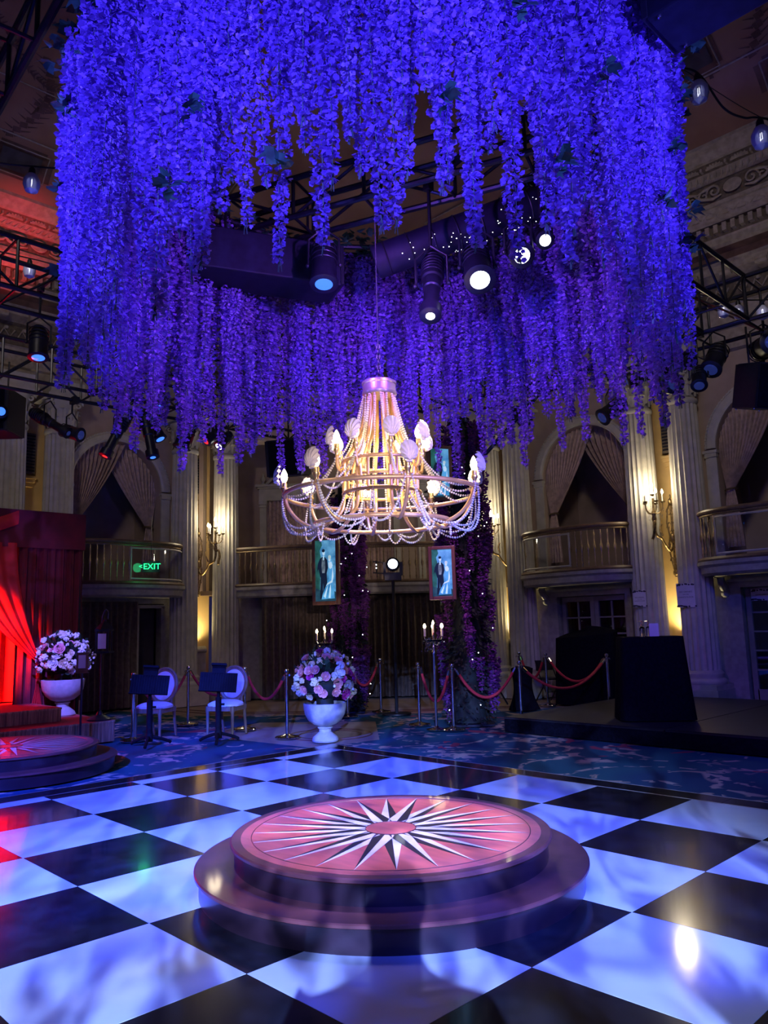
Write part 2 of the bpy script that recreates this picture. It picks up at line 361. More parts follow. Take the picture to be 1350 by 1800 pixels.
df = thing('dance_floor', 'checkered black and white glossy dance floor laid on the carpet', None, kind='structure')
tw = MB(); tw.box((0, 0, -0.01), (T-0.003, T-0.003, 0.02)); tw = tw.mesh('tile', mt['tile_w'], False)
tk = MB(); tk.box((0, 0, -0.01), (T-0.003, T-0.003, 0.02)); tk = tk.mesh('tile', mt['tile_k'], False)
for i in range(-5, 9):
    for j in range(-5, 5):
        obj('tile', tw if (i+j) % 2 == 0 else tk, None, df, loc=((i+.5)*T, (j+.5)*T, 0))
for j in range(-5, 5):           # cut tiles along the left edge
    b = MB(); b.box((0, 0, -0.01), (0.2, T-0.003, 0.02))
    obj('cut_tile', b, mt['tile_w'] if (j-6) % 2 == 0 else mt['tile_k'], df, False, loc=(-5*T-0.1015, (j+.5)*T, 0))
xl = -5*T-0.204; yt = 5*T
for k in range(10):              # dark border boards with metal edges
    b = MB(); b.box((0, 0, -0.01), (0.27, 1.0, 0.02)); obj('border_board', b, mt['tile_k'], df, False, loc=(xl-0.15, yt-0.2-k*1.004, 0))
for k in range(13):
    b = MB(); b.box((0, 0, -0.01), (1.0, 0.235, 0.02)); obj('border_board', b, mt['tile_k'], df, False, loc=(xl+0.5+k*1.004, yt+0.14, 0))
for (x0, y0, x1, y1) in ((xl-0.008, yt, xl-0.008, -4.6), (xl-0.293, yt+.27, xl-0.293, -4.6), (xl-.3, yt+0.012, 8.2, yt+0.012), (xl-.3, yt+0.268, 8.2, yt+0.268)):
    b = MB(); b.box(((x0+x1)/2, (y0+y1)/2, -0.008), (abs(x1-x0)+0.012, abs(y1-y0)+0.012, 0.018)); obj('metal_edge', b, mt['floor_trim'], df, False)

AR, ARO, ZS = 1.0, 1.2, 4.62     # arch radii and springing height
BW = 1.42                        # half width of a bay
def bay_wall(par, uc, door=True):
    """wall of one bay in wall coordinates (x along, y out of the room, z up)"""
    b = MB()
    th = 0.34
    for s in (-1, 1): b.box((uc+s*(AR+BW)/2, th/2, 4.6), (BW-AR, th, 4.2))
    n = 24; A = [(uc-AR*cos(pi*i/n), ZS+AR*sin(pi*i/n)) for i in range(n+1)]
    for y in (0.0, th):
        vs = [(u, y, z) for u, z in A] + [(u, y, 6.7) for u, z in A]
        b.add(vs, [(i, i+1, n+2+i, n+1+i) for i in range(n)])
    vs = [(u, 0, z) for u, z in A] + [(u, th, z) for u, z in A]
    b.add(vs, [(i, n+1+i, n+2+i, i+1) for i in range(n)])
    obj('wall_face', b, mt['plaster'], par)
    b = MB()                     # ground storey
    dw, dh = (0.80, 2.06) if door else (1.12, 2.16)
    for s in (-1, 1): b.box((uc+s*(dw+BW)/2, th/2, 1.25), (BW-dw, th, 2.5))
    b.box((uc, th/2, (dh+2.5)/2), (2*dw, th, 2.5-dh)); obj('lower_wall', b, mt['stone2'], par, smooth=False)
    b = MB()                     # archivolt, impost blocks and jambs
    prof = [(AR, 0.0), (AR, -0.05), (AR+0.04, -0.075), (AR+0.15, -0.075), (AR+0.17, -0.05), (ARO, -0.05), (ARO, 0.0)]
    vs = []; k = len(prof); m = 28
    for i in range(m+1):
        a = pi*i/m
        for r, y in prof: vs.append((uc-r*cos(a), y, ZS+r*sin(a)))
    fs = [(i*k+t, i*k+t+1, (i+1)*k+t+1, (i+1)*k+t) for i in range(m) for t in range(k-1)]
    b.add(vs, fs); obj('archivolt', b, mt['stone'], par, ang=0.5)
    b = MB()
    for i in range(56):
        a = pi*(i+.5)/56; b.ball((uc-(ARO-.015)*cos(a), -0.05, ZS+(ARO-.015)*sin(a)), 0.022, 6, 4)
    obj('bead_moulding', b, mt['stone'], par, kind='stuff')
    for s in (-1, 1):
        b = MB(); b.box((uc+s*(AR+.1), -0.04, ZS-.06), (0.26, 0.12, 0.05)); b.box((uc+s*(AR+.1), -0.03, ZS-.12), (0.22, 0.09, 0.08))
        b.box((uc+s*(AR+.1), -0.02, ZS-1.15), (0.2, 0.05, 2.0)); obj('jamb_pilaster', b, mt['stone'], par)
    b = MB()                     # balcony room behind the arch
    b.box((uc, 2.0, 4.3), (2*BW, 0.1, 4.4)); b.box((uc-BW, 1.1, 4.3), (0.1, 1.8, 4.4)); b.box((uc+BW, 1.1, 4.3), (0.1, 1.8, 4.4)); b.box((uc, 1.1, 6.2), (2*BW, 1.9, 0.1))
    b.box((uc, 1.1, 2.45), (2*BW, 1.9, 0.1))
    obj('alcove', b, mt['plaster'], par, smooth=False)
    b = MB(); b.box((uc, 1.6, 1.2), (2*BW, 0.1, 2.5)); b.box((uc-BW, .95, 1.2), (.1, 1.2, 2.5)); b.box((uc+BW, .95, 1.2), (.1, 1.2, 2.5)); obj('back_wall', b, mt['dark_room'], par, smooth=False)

def niche(par, ua, ub):          # ochre strip between a pair of columns
    uc = (ua+ub)/2; wd = ub-ua
    b = MB(); b.box((uc, 0.30, 3.35), (wd, 0.1, 6.7)); obj('niche_panel', b, mt['niche'], par, smooth=False)
    b = MB(); b.box((uc, 0.20, 4.66), (0.5, 0.16, 0.05)); b.box((uc, 0.21, 4.60), (0.46, 0.12, 0.07)); b.box((uc, 0.23, 4.52), (0.42, 0.08, 0.08)); obj('niche_moulding', b, mt['niche'], par, smooth=False)
    b = MB(); b.box((uc, 0.2, 5.15), (0.44, 0.1, 0.82)); obj('vent_grille', b, mt['cornice_dark'], par, smooth=False)
    for k in range(12):
        b = MB(); b.box((uc, 0.14, 4.80+k*0.064), (0.40, 0.02, 0.03)); obj('vent_slat', b, mt['black_box'], par, smooth=False)
    b = MB(); n = 12             # scrolled console that hides the uplight
    b.box((uc, 0.06, 0.56), (0.42, 0.3, 1.12)); b.grid(lambda u, v: (uc-.22+.44*v, -0.10+0.13*u, 1.12+0.10*sin(pi*(0.15+0.7*u))), 8, 2)
    b.tube([(uc-.22, -.05, 1.13), (uc+.22, -.05, 1.13)], 0.07, 10); obj('console', b, mt['stone2'], par)
    for (x, y, z, e) in ((uc, 0.10, 1.28, 0),):
        p = par.matrix_world @ V((x, y, z)); spot('niche_uplight', p, p + (par.matrix_world.to_3x3() @ V((0, 0.035, 1))), (1.0, 0.84, 0.46), 120, 150, 0.9, 0.08)

walls = {}
def wall(name, label, loc, rz):
    o = thing(name, label, None, loc, rz, kind='structure'); o.matrix_world = M4.Translation(V(loc)) @ rotz(rz); walls[name] = o; return o
WR = wall('wall_right', 'cream and ochre ballroom wall with curtained arches over glazed doors', (0, 12.0, 0), 0)
WL = wall('wall_left', 'cream and ochre ballroom wall with a curtained arch above the red booth', (-12.4, 0, 0), R_(90))
# right wall: columns at x = -7.65, -6.72 | -3.83, -2.95 | -0.05 ; bays between
bay_wall(WR, -5.28); bay_wall(WR, -1.50)
niche(WR, -7.65, -6.70); niche(WR, -3.86, -2.92)
b = MB(); b.box((2.95, 0.17, 3.35), (6.06, 0.34, 6.7)); obj('wall_face', b, mt['plaster'], WR, smooth=False)
bay_wall(WL, 5.2, door=False); niche(WL, 6.62, 7.60); niche(WL, 2.85, 3.78)
b = MB(); b.box((-1.6, 0.17, 3.35), (8.9, 0.34, 6.7)); obj('wall_face', b, mt['plaster'], WL, smooth=False)
# chamfered end
WB = wall('wall_back', 'shadowed ballroom end wall with a shuttered gallery above a long curtain', (-9.93, 9.75, 0), R_(45))
CHW = 3.05
b = MB(); b.box((0, 1.75, 4.6), (2*CHW+2.2, 0.1, 4.3)); b.box((-CHW-.5, .9, 4.6), (0.1, 1.8, 4.3)); b.box((CHW+.5, .9, 4.6), (.1, 1.8, 4.3)); b.box((0, .9, 6.75), (2*CHW+1, 1.8, .1))
obj('gallery_wall', b, mt['plaster'], WB, smooth=False)
b = MB(); b.box((0, 0.45, 1.15), (2*CHW, 0.2, 2.3)); obj('lower_wall', b, mt['stone2'], WB, smooth=False)
b = MB(); b.box((0, 0.9, 2.4), (2*CHW+1, 1.8, .1)); obj('gallery_deck', b, mt['deck'], WB, smooth=False)
b = MB(); b.box((0, 0.1, 6.45), (2*CHW+.6, 0.5, 1.1)); obj('gallery_lintel', b, mt['plaster'], WB, smooth=False)

# --- columns
def flute(n=20, d=0.055):
    return lambda a: 1 - d*max(0.0, sin(a*n/2))**2 if True else 1
def column(x, y, wallz, label, loc_rz=0.0, sq=False):
    c = thing('column', label, None, (x, y, 0), loc_rz, kind='structure')
    for nm, me in COLM.items(): obj(nm, me, None, c)
    return c
def column_meshes():
    d = {}
    n = 20
    b = MB(); prof = [(0.305-0.035*((z/4.85)**1.6), 0.62+z) for z in [4.85*i/8 for i in range(9)]]
    vs = []; fs = []; k = len(prof); ns = n*6
    for i in range(ns):
        a = 2*pi*i/ns; ph = (i % 6)/6.0
        q = 1.0 if (i % 6 == 0) else 1 - 0.10*sin(pi*ph)
        for r, z in prof: vs.append((r*q*cos(a), r*q*sin(a), z))
    for i in range(ns):
        j = (i+1) % ns
        for t in range(k-1): fs.append((i*k+t, j*k+t, j*k+t+1, i*k+t+1))
    b.add(vs, fs); d['shaft'] = b.mesh('shaft', mt['stone'], True, 0.45)
    b = MB(); b.box((0, 0, 0.16), (0.80, 0.80, 0.32)); b.box((0, 0, 0.36), (0.74, 0.74, 0.08))
    b.lathe([(0.37, 0.40), (0.385, 0.43), (0.385, 0.47), (0.36, 0.50), (0.335, 0.51), (0.335, 0.54), (0.35, 0.56), (0.35, 0.59), (0.32, 0.62), (0.30, 0.64)], 28); d['column_base'] = b.mesh('column_base', mt['stone'])
    b = MB(); b.lathe([(0.27, 5.44), (0.295, 5.47), (0.30, 5.50), (0.295, 5.53), (0.265, 5.55), (0.25, 5.60), (0.26, 5.85), (0.31, 6.05), (0.34, 6.12)], 28)
    b.box((0, 0, 6.17), (0.80, 0.80, 0.06)); b.box((0, 0, 6.22), (0.72, 0.72, 0.06)); b.box((0, 0, 6.36), (0.66, 0.66, 0.26)); d['capital'] = b.mesh('capital', mt['stone'])
    b = MB()
    for row, (z0, z1, m, ro) in enumerate(((5.56, 5.82, 10, 0.285), (5.62, 6.02, 10, 0.30))):
        for i in range(m):
            a = 2*pi*(i+row*.5)/m
            def lf(u, v, a=a, z0=z0, z1=z1, ro=ro):
                wd = 0.085*(sin(pi*(0.12+0.8*v))); out = ro + 0.07*max(0, v-.55)**1.5*4; zz = z0+(z1-z0)*(v if v < .85 else .85-(v-.85)*.6)
                x = (u-.5)*2*wd; rad = out + 0.012*cos(x*60)
                return (rad*cos(a)-x*sin(a), rad*sin(a)+x*cos(a), zz)
            b.grid(lf, 4, 6)
    for i in range(4):
        a = pi/4+i*pi/2; p = []
        for t in range(16):
            th = t*0.55; q = 0.085*(1-t/18); p.append(((0.36+q*cos(th))*cos(a), (0.36+q*cos(th))*sin(a), 6.05+q*sin(th)))
        b.tube(p, 0.018, 6)
    d['acanthus_leaves'] = b.mesh('acanthus_leaves', mt['stone'])
    return d
COLM = column_meshes()
for (x, y, lab) in ((-7.62, 11.78, 'fluted cream column right of the far gallery, left one of its pair beside a lit sconce'), (-6.72, 11.62, 'fluted cream column at the left side of the nearer curtained arch on the right wall'),
                    (-3.83, 11.62, 'fluted cream column behind the tall lit candle sconce, with the smaller of two signs'), (-2.93, 11.62, 'fluted cream column carrying the larger sign right of the ornate sconce plate'),
                    (-0.05, 11.62, 'fluted cream column at the far end of the right wall, beyond the glazed door'),
                    (-12.02, 6.58, 'fluted cream column right of the balcony with the green exit sign'), (-11.98, 7.62, 'fluted cream column behind the lit candle sconce left of the far gallery'),
                    (-12.02, 3.80, 'fluted cream column standing behind the right end of the red booth'), (-12.02, 2.88, 'fluted cream column behind the middle of the red booth')):
    column(x, y, 0, lab)

# --- cornice and ceiling
def offs(path, d):
    n = len(path); out = []
    for i in range(n):
        a = V(path[i-1]) if i > 0 else None; p = V(path[i]); c = V(path[i+1]) if i < n-1 else None
        def nrm(s, e): t = (e-s).normalized(); return V((t.y, -t.x))
        if a is None: q = p + nrm(p, c)*d
        elif c is None: q = p + nrm(a, p)*d
        else:
            n1, n2 = nrm(a, p), nrm(p, c); bis = (n1+n2); bis.normalize(); q = p + bis*(d/bis.dot(n1))
        out.append(q)
    return out
PATH = [(-12.4, -7.0), (-12.4, 8.0), (-8.3, 12.0), (7.5, 12.0)]
def loft(name, prof, m, par, smooth=False):
    b = MB(); k = len(prof); vs = [None]*(k*len(PATH))
    for t, (d, z) in enumerate(prof):
        for i, p in enumerate(offs(PATH, d)): vs[i*k+t] = (p.x, p.y, z)
    b.add(vs, [(i*k+t, i*k+t+1, (i+1)*k+t+1, (i+1)*k+t) for i in range(len(PATH)-1) for t in range(k-1)])
    return obj(name, b, m, par, smooth)
tr = thing('trim_1', 'deep tiered plaster cornice running round the hall under the ceiling', None, kind='structure')
loft('architrave', [(0, 6.35), (.10, 6.38), (.10, 6.75), (.16, 6.78), (.16, 7.15), (.20, 7.18)], mt['cornice'], tr)
loft('lower_frieze', [(.20, 7.18), (.12, 7.22), (.12, 7.60), (.2, 7.64)], mt['cornice_dark'], tr)
loft('modillion_band', [(.2, 7.64), (.42, 7.72), (.42, 7.86), (.48, 7.90)], mt['cornice'], tr)
loft('painted_band', [(.48, 7.90), (.48, 8.03), (.62, 8.08)], mt['fresco'], tr)
loft('corona', [(.62, 8.08), (.68, 8.12), (.68, 8.22), (.70, 8.25)], mt['cornice'], tr)
loft('dentil_ground', [(.70, 8.25), (.70, 8.46), (.80, 8.47)], mt['cornice_dark'], tr)
loft('leaf_moulding', [(.80, 8.47), (.86, 8.50), (.92, 8.55), (.96, 8.63), (.96, 8.68), (1.0, 8.69), (1.0, 8.76)], mt['cornice'], tr, True)
loft('frieze', [(1.0, 8.76), (0.97, 8.77), (1.05, 9.08), (1.08, 9.09)], mt['cornice_dark'], tr)
loft('upper_moulding', [(1.08, 9.09), (1.14, 9.12), (1.14, 9.15), (1.24, 9.20)], mt['cornice'], tr)
loft('shell_ground', [(1.24, 9.20), (1.26, 9.21), (1.37, 9.28), (1.39, 9.28)], mt['cornice_dark'], tr)
loft('crown', [(1.39, 9.28), (1.44, 9.30), (1.50, 9.38), (1.52, 9.40), (1.62, 9.46), (1.62, 9.52)], mt['cornice'], tr)
ce = thing('ceiling', 'frescoed brown ballroom ceiling above the lighting trusses', None, kind='structure')
loft('cove', [(1.62, 9.52), (1.9, 9.90), (2.3, 10.25), (2.9, 10.58), (3.7, 10.8), (4.8, 10.92), (6.5, 10.98)], mt['ceiling'], ce, True)
b = MB(); b.box((-1.0, 1.5, 11.03), (13.5, 11.5, 0.1)); obj('ceiling_field', b, mt['ceiling'], ce, False)
# cornice ornament: dentils, modillions, acanthus twists, shells, frieze scrolls and medallions on both long walls
def side_pts(fn, side, mtx=None): return None
def orn(name, fn, m, s0, s1, step, par=tr):
    """fn(b, along, M) adds one motif; wall matrices map (along, inward, z)"""
    for nm, MM, a0, a1 in (('R', M4(((1, 0, 0, 0), (0, -1, 0, 12.0), (0, 0, 1, 0), (0, 0, 0, 1))), -6.2, 7.0), ('L', M4(((0, 1, 0, -12.4), (1, 0, 0, 0), (0, 0, 1, 0), (0, 0, 0, 1))), -3.0, 6.6)):
        b = MB(); x = a0
        while x < a1: fn(b, x, MM); x += step
        obj(name, b, m, par, kind='stuff')
orn('dentils', lambda b, x, M: b.box((x, .75, 8.37), (0.075, 0.12, 0.15), M), mt['cornice'], 0, 0, 0.15)
orn('modillions', lambda b, x, M: (b.box((x, .36, 7.70), (0.22, 0.30, 0.13), M), b.tube([(x-.1, .50, 7.66), (x+.1, .50, 7.66)], 0.06, 8, mtx=M)), mt['cornice'], 0, 0, 0.62)
def twist(b, x, M): b.tube([(x, 1.09, 9.10), (x+.05, 1.16, 9.135), (x+.09, 1.22, 9.20)], [0.012, 0.03, 0.012], 6, mtx=M)
orn('leaf_twists', twist, mt['cornice'], 0, 0, 0.11)
def leafm(b, x, M): b.ball((x, .92, 8.575), (0.10, 0.035, 0.055), 8, 4, M); b.tube([(x-.12, .92, 8.54), (x, .95, 8.63), (x+.12, .92, 8.55)], 0.012, 5, mtx=M)
orn('leaf_scrolls', leafm, mt['cornice'], 0, 0, 0.27)
def shellm(b, x, M):
    for k in range(7):
        a = pi*(k+.5)/7; p = V((x, 1.32, 9.215)); q = p + V((0.15*cos(a), -0.02+0.05*sin(a), 0.055*sin(a)+.0))
        b.tube([p, q], [0.012, 0.026], 5, mtx=M)
    b.box((x+.2, 1.31, 9.23), (0.035, 0.10, 0.06), M)
orn('shells', shellm, mt['cornice'], 0, 0, 0.42)
def scroll(b, x, M):
    def P(s, z): return (x+s, 1.0+(z-8.76)*.16+.045, z)
    b.lathe([(0.0, -.02), (0.14, -.015), (0.16, 0), (0.14, .015), (0, .02)], 16, mtx=M @ M4.Translation(V(P(0, 8.92))) @ M4.Rotation(R_(90), 4, 'X') @ M4.Diagonal((1, .75, 1, 1)))
    for s in (-1, 1):
        b.tube([P(s*(.22+.13*cos(t*.6)*(1-t/16)+.1), 8.92+.12*sin(t*.6)*(1-t/16)) for t in range(14)], 0.02, 5, mtx=M)
        b.tube([P(s*(.50+.10*cos(-t*.6+2)*(1-t/16)), 8.90+.10*sin(-t*.6+2)*(1-t/16)) for t in range(14)], 0.018, 5, mtx=M)
        b.tube([P(s*.2, 8.83), P(s*.35, 8.80), P(s*.55, 8.86), P(s*.7, 9.0)], [.012, .03, .03, .008], 6, mtx=M)
        b.tube([P(s*.3, 9.03), P(s*.45, 9.0), P(s*.62, 8.96)], [.008, .035, .01], 6, mtx=M)
orn('frieze_scrolls', scroll, mt['cornice'], 0, 0, 1.2)
def lowm(b, x, M):
    b.tube([(x-.15, .14, 7.30), (x-.05, .16, 7.50), (x+.06, .16, 7.34), (x+.16, .14, 7.50)], 0.02, 5, mtx=M); b.ball((x, .15, 7.53), (.05, .03, .04), 6, 4, M)
orn('rinceau', lowm, mt['cornice'], 0, 0, 0.34)
# fresco panels and festoons painted on the cove (thin raised plaster)
CV = [(1.62, 9.52), (1.9, 9.90), (2.3, 10.25), (2.9, 10.58), (3.7, 10.8), (4.8, 10.92), (6.5, 10.98)]
CL = [0.0]
for a_, b_ in zip(CV, CV[1:]): CL.append(CL[-1] + sqrt((b_[0]-a_[0])**2+(b_[1]-a_[1])**2))
def cove(s, off=0.012):
    s = max(0, min(CL[-1]-1e-4, s)); i = max(k for k in range(len(CL)-1) if CL[k] <= s); t = (s-CL[i])/(CL[i+1]-CL[i])
    (d0, z0), (d1, z1) = CV[i], CV[i+1]; nx, nz = (z1-z0), -(d1-d0); l = sqrt(nx*nx+nz*nz)
    return d0+(d1-d0)*t + nx/l*off, z0+(z1-z0)*t + nz/l*off
MR = M4(((1, 0, 0, 0), (0, -1, 0, 12.0), (0, 0, 1, 0), (0, 0, 0, 1))); ML = M4(((0, 1, 0, -12.4), (1, 0, 0, 0), (0, 0, 1, 0), (0, 0, 0, 1)))
def cpatch(b, x0, x1, s0, s1, M, off=0.01, n=4):
    b.grid(lambda u, v: (x0+(x1-x0)*u, *cove(s0+(s1-s0)*v, off)), n, n, M)
def oct_panel(x, s, wx, ws, M):
    b = MB(); c = 0.28
    for (i0, i1, j0, j1) in ((-1, 1, -.72, .72), (-.72, .72, -1, 1)): cpatch(b, x+i0*wx, x+i1*wx, s+j0*ws, s+j1*ws, M, 0.012)
    obj('fresco_panel', b, mt['fresco'], ce)
    b = MB(); cpatch(b, x-wx*.62, x+wx*.62, s-ws*.62, s+ws*.62, M, 0.02); obj('fresco_panel', b, mt['fresco2'], ce)
    b = MB()
    for p, q in (((-1, -1), (1, -1)), ((1, -1), (1, 1)), ((1, 1), (-1, 1)), ((-1, 1), (-1, -1))):
        b.tube([(x+.82*wx*(p[0]+(q[0]-p[0])*t/4), *cove(s+.82*ws*(p[1]+(q[1]-p[1])*t/4), 0.02)) for t in range(5)], 0.012, 4, mtx=M)
    obj('fresco_line', b, mt['cornice'], ce)
def cflat(b, p, q, w0, w1, M):        # painted brush stroke between two (x, s) points on the cove
    d = V((q[0]-p[0], q[1]-p[1])); nn = V((-d.y, d.x)).normalized()
    n = 3; L = []
    for i in range(n+1):
        t = i/n; c = V(p)+d*t; wv = (w0+(w1-w0)*t)/2
        L.append((c+nn*wv, c-nn*wv))
    vs = [(a.x, *cove(a.y, .012)) for a, _ in L] + [(c.x, *cove(c.y, .012)) for _, c in L]
    b.add(vs, [(i, i+1, n+2+i, n+1+i) for i in range(n)], M)
for M, xs in ((MR, (-5.0, -2.5, 0.0)), (ML, (0.0, 2.3, 4.6))):
    for x in xs: oct_panel(x, .55, .55, .30, M)
    for x in xs[:3]: oct_panel(x+1.25, 1.45, .35, .5, M)
rf = random.Random(5)
for M, x0, x1 in ((MR, -5.5, 2.5), (ML, -1.5, 5.5)):
    b = MB(); x = x0
    while x < x1:                 # garlands of painted leaves and a beaded chain
        for k in range(26):
            t = k/25; px = x+1.5*t; ps = 2.6 + .5*sin(pi*t)*(1 if int((x-x0)/1.5) % 2 else -1)
            for s in (-1, 1):
                a = rf.uniform(.5, 1.0)*s; cflat(b, (px, ps), (px+.09*cos(a), ps+.12*sin(a)), .045, .008, M)
        for k in range(14):
            t = k/13; cx_, cs_ = x+.5+.35*sin(t*3), .95+1.6*t
            cflat(b, (cx_-.06, cs_), (cx_+.06, cs_+.02), .10, .10, M)
            for s in (-1, 1): cflat(b, (cx_+s*.07, cs_), (cx_+s*.22, cs_+.06), .03, .006, M)
        for k in range(11):       # fan motif
            a = pi*(k+.5)/11; cflat(b, (x+1.1+.1*cos(a), 1.6+.1*sin(a)), (x+1.1+.42*cos(a), 1.6+.42*sin(a)), .02, .06, M)
        for k in range(9):
            a = rf.uniform(0, 6.28); px, ps = x+rf.uniform(0, 1.5), rf.uniform(.9, 3.4)
            cflat(b, (px, ps), (px+.2*cos(a), ps+.2*sin(a)), .07, .01, M)
        x += 1.5
    obj('fresco_garland', b, mt['fresco'], ce, kind='stuff')
    b = MB(); b.tube([(x0-2, *cove(1.95)), (x1+3, *cove(1.95))], .012, 4, mtx=M); b.tube([(x0-2, *cove(.98)), (x1+3, *cove(.98))], .018, 4, mtx=M); obj('fresco_line', b, mt['cornice'], ce)

# --- balconies
BPROF = [(0.0, 2.26), (.04, 2.26), (.10, 2.30), (.10, 2.40), (.16, 2.44), (.16, 2.50), (.05, 2.50)]
def bal_out(half, depth, n=32, pw=3.0):
    out = []
    for i in range(n+1):
        t = -1+2*i/n; t = (abs(t)**0.62)*(1 if t > 0 else -1); out.append((half*t, -depth*(1-abs(t)**pw)**(1/pw) if abs(t) < 1 else 0.0))
    return out
def resample(P, k):
    L = [0]
    for a, c in zip(P, P[1:]): L.append(L[-1]+sqrt((a[0]-c[0])**2+(a[1]-c[1])**2))
    out = []
    for i in range(k):
        s = L[-1]*(i+.5)/k; j = max(q for q in range(len(L)-1) if L[q] <= s); t = (s-L[j])/max(1e-9, L[j+1]-L[j])
        out.append((P[j][0]+(P[j+1][0]-P[j][0])*t, P[j][1]+(P[j+1][1]-P[j][1])*t))
    return out
bb = MB(); bb.lathe([(0.010, 2.56), (0.012, 2.62), (.020, 2.64), (.011, 2.68), (.013, 2.85), (.022, 2.88), (.034, 2.93), (.022, 2.99), (.012, 3.02), (.012, 3.16), (.019, 3.19), (.010, 3.22), (.010, 3.29)], 8); BAL = bb.mesh('baluster', mt['brass'])
def balcony(loc, rz, half, depth, label, panels=(), nb=30, pw=3.0, curve=None):
    t = thing('balcony', label, 'balcony', loc, rz)
    P = curve or bal_out(half, depth, 32, pw)
    b = MB()
    b.prism([(x, y*.92+.05) for x, y in P] + [(half, .2), (-half, .2)], 2.28, 2.48); 
    k = len(BPROF); vs = []
    def sc(x, y, d): 
        return (x*(1+d/max(half, .5)*.9), y*(1+d/max(.4, depth)*.9) if depth else y-d)
    for x, y in P:
        for d, z in BPROF: q = sc(x, y, d); vs.append((q[0], q[1], z))
    b.add(vs, [(i*k+q, i*k+q+1, (i+1)*k+q+1, (i+1)*k+q) for i in range(len(P)-1) for q in range(k-1)])
    obj('slab', b, mt['stone2'], t, ang=.5)
    b = MB(); b.tube([(*sc(x, y, .10), 2.53) for x, y in P], .045, 6); obj('kerb_rail', b, mt['rail'], t)
    b = MB(); b.tube([(*sc(x, y, .06), 3.36) for x, y in P], .042, 8); obj('hand_rail', b, mt['rail'], t)
    b = MB(); b.tube([(*sc(x, y, .05), 3.295) for x, y in P], .02, 6); obj('top_rail', b, mt['brass'], t)
    b = MB()
    for x, y in resample(P, int(nb*3.2)): b.ball((*sc(x, y, .055), 3.325), .017, 6, 4)
    obj('beading', b, mt['brass'], t, kind='stuff')
    for i, (x, y) in enumerate(resample(P, nb)):
        if not any(a < (i+.5)/nb < c and g for a, c, g in panels): obj('baluster', BAL, None, t, loc=(*sc(x, y, .05), 0))
    for a, c, g in panels:
        R = resample(P, 200); q = [sc(*R[int(199*(a+(c-a)*i/8))], .07) for i in range(9)]
        pn = MB(); pn.add([(x, y, z) for x, y in q for z in (2.62, 3.24)], [(2*i, 2*i+2, 2*i+3, 2*i+1) for i in range(8)])
        pp = obj('glass_panel', pn, mt['pane_clear'], t)
        f = MB(); f.tube([(x, y, 2.62) for x, y in q], .018, 5); f.tube([(x, y, 3.24) for x, y in q], .018, 5)
        for e in (0, 8): f.tube([(*q[e], 2.6), (*q[e], 3.26)], .02, 5)
        obj('panel_frame', f, mt['stone'], pp)
    return t
def clear_pane():
    m = bpy.data.materials.new('clear_pane'); m.use_nodes = True; nt = m.node_tree
    g = nt.nodes.new('ShaderNodeBsdfGlossy'); g.inputs['Roughness'].default_value = 0.02; g.inputs['Color'].default_value = (.8, .85, 1, 1)
    tr_ = nt.nodes.new('ShaderNodeBsdfTransparent'); tr_.inputs['Color'].default_value = (.86, .88, .92, 1); mx = nt.nodes.new('ShaderNodeMixShader'); mx.inputs[0].default_value = .10
    nt.links.new(tr_.outputs[0], mx.inputs[1]); nt.links.new(g.outputs[0], mx.inputs[2]); nt.links.new(mx.outputs[0], nt.nodes['Material Output'].inputs['Surface']); return m
mt['pane_clear'] = clear_pane()
balcony((-5.28, 12.0, 0), 0, 1.22, 0.95, 'curved balcony of the first right wall arch, brass balusters at its right half', ((0.18, 0.55, True),))
balcony((-1.50, 12.0, 0), 0, 1.22, 0.95, 'curved balcony above the glazed door at the far right, glass panel across its front', ((0.3, 0.95, True),))
balcony((-12.4, 5.2, 0), R_(90), 1.22, 0.95, 'curved balcony behind the green exit sign, left of the fluted columns', ((0.46, 0.90, True),))
cv = [(-CHW*1.0+2*CHW*i/24, -0.55*(1-((i-12)/12)**2)) for i in range(25)]
balcony((-9.93, 9.75, 0), R_(45), CHW, 0.6, 'long gallery balcony across the end wall behind the portrait screens', (), 44, curve=cv)

# --- curtains
def swag(par_loc, rz, label, half=AR, zs=ZS, zt=3.85, group=None):
    t = thing('curtain', label, 'curtain', par_loc, rz, group)
    for s, nf, over, yy in ((-1, 15, 0.22, 0.08), (1, 13, 0.34, 0.22)):
        def fn(u, v, s=s, over=over, yy=yy, nf=nf):
            # u across folds, outer edge 0 -> inner 1 ; v down
            ang = (pi/2 + over)*u; top = (half*cos(ang), zs+half*sin(ang))
            tie = (half*(.93-.13*u), zt)
            bow = sin(pi*v)*u**1.6
            x = top[0]+(tie[0]-top[0])*v**(1.6-.6*u) - bow*.10*half; z = top[1]+(tie[1]-top[1])*v**(1.0+.12*u)
            amp = .08*(1-.5*v)*(.25+.75*min(1, v*4)); y = yy + amp*sin(2*pi*nf*u)
            return (s*x, y, z)
        b = MB(); b.grid(fn, nf*7, 16); pn = obj('swag_panel', b, mt['drape'], t)
        def tail(u, v, s=s, yy=yy):
            wd = .07+.10*v**.7; x = half*.865+(u-.5)*2*wd; return (s*x, yy+.04*sin(2*pi*5*u)*(.4+.6*v), zt-1.05*v)
        b = MB(); b.grid(tail, 35, 6); obj('tail', b, mt['drape'], t)
        b = MB(); b.torus(.095, .016, (0, 0, 0), 20, 6, M4.Translation(V((s*half*.865, yy, zt))) @ M4.Rotation(R_(8*s), 4, 'Y')); obj('tieback', b, mt['brass'], t)
    return t
swag((-5.28, 12.05, 0), 0, 'rose damask drapes tied back in the first arch of the right wall')
swag((-1.50, 12.05, 0), 0, 'rose damask drapes tied back in the arch at the far right')
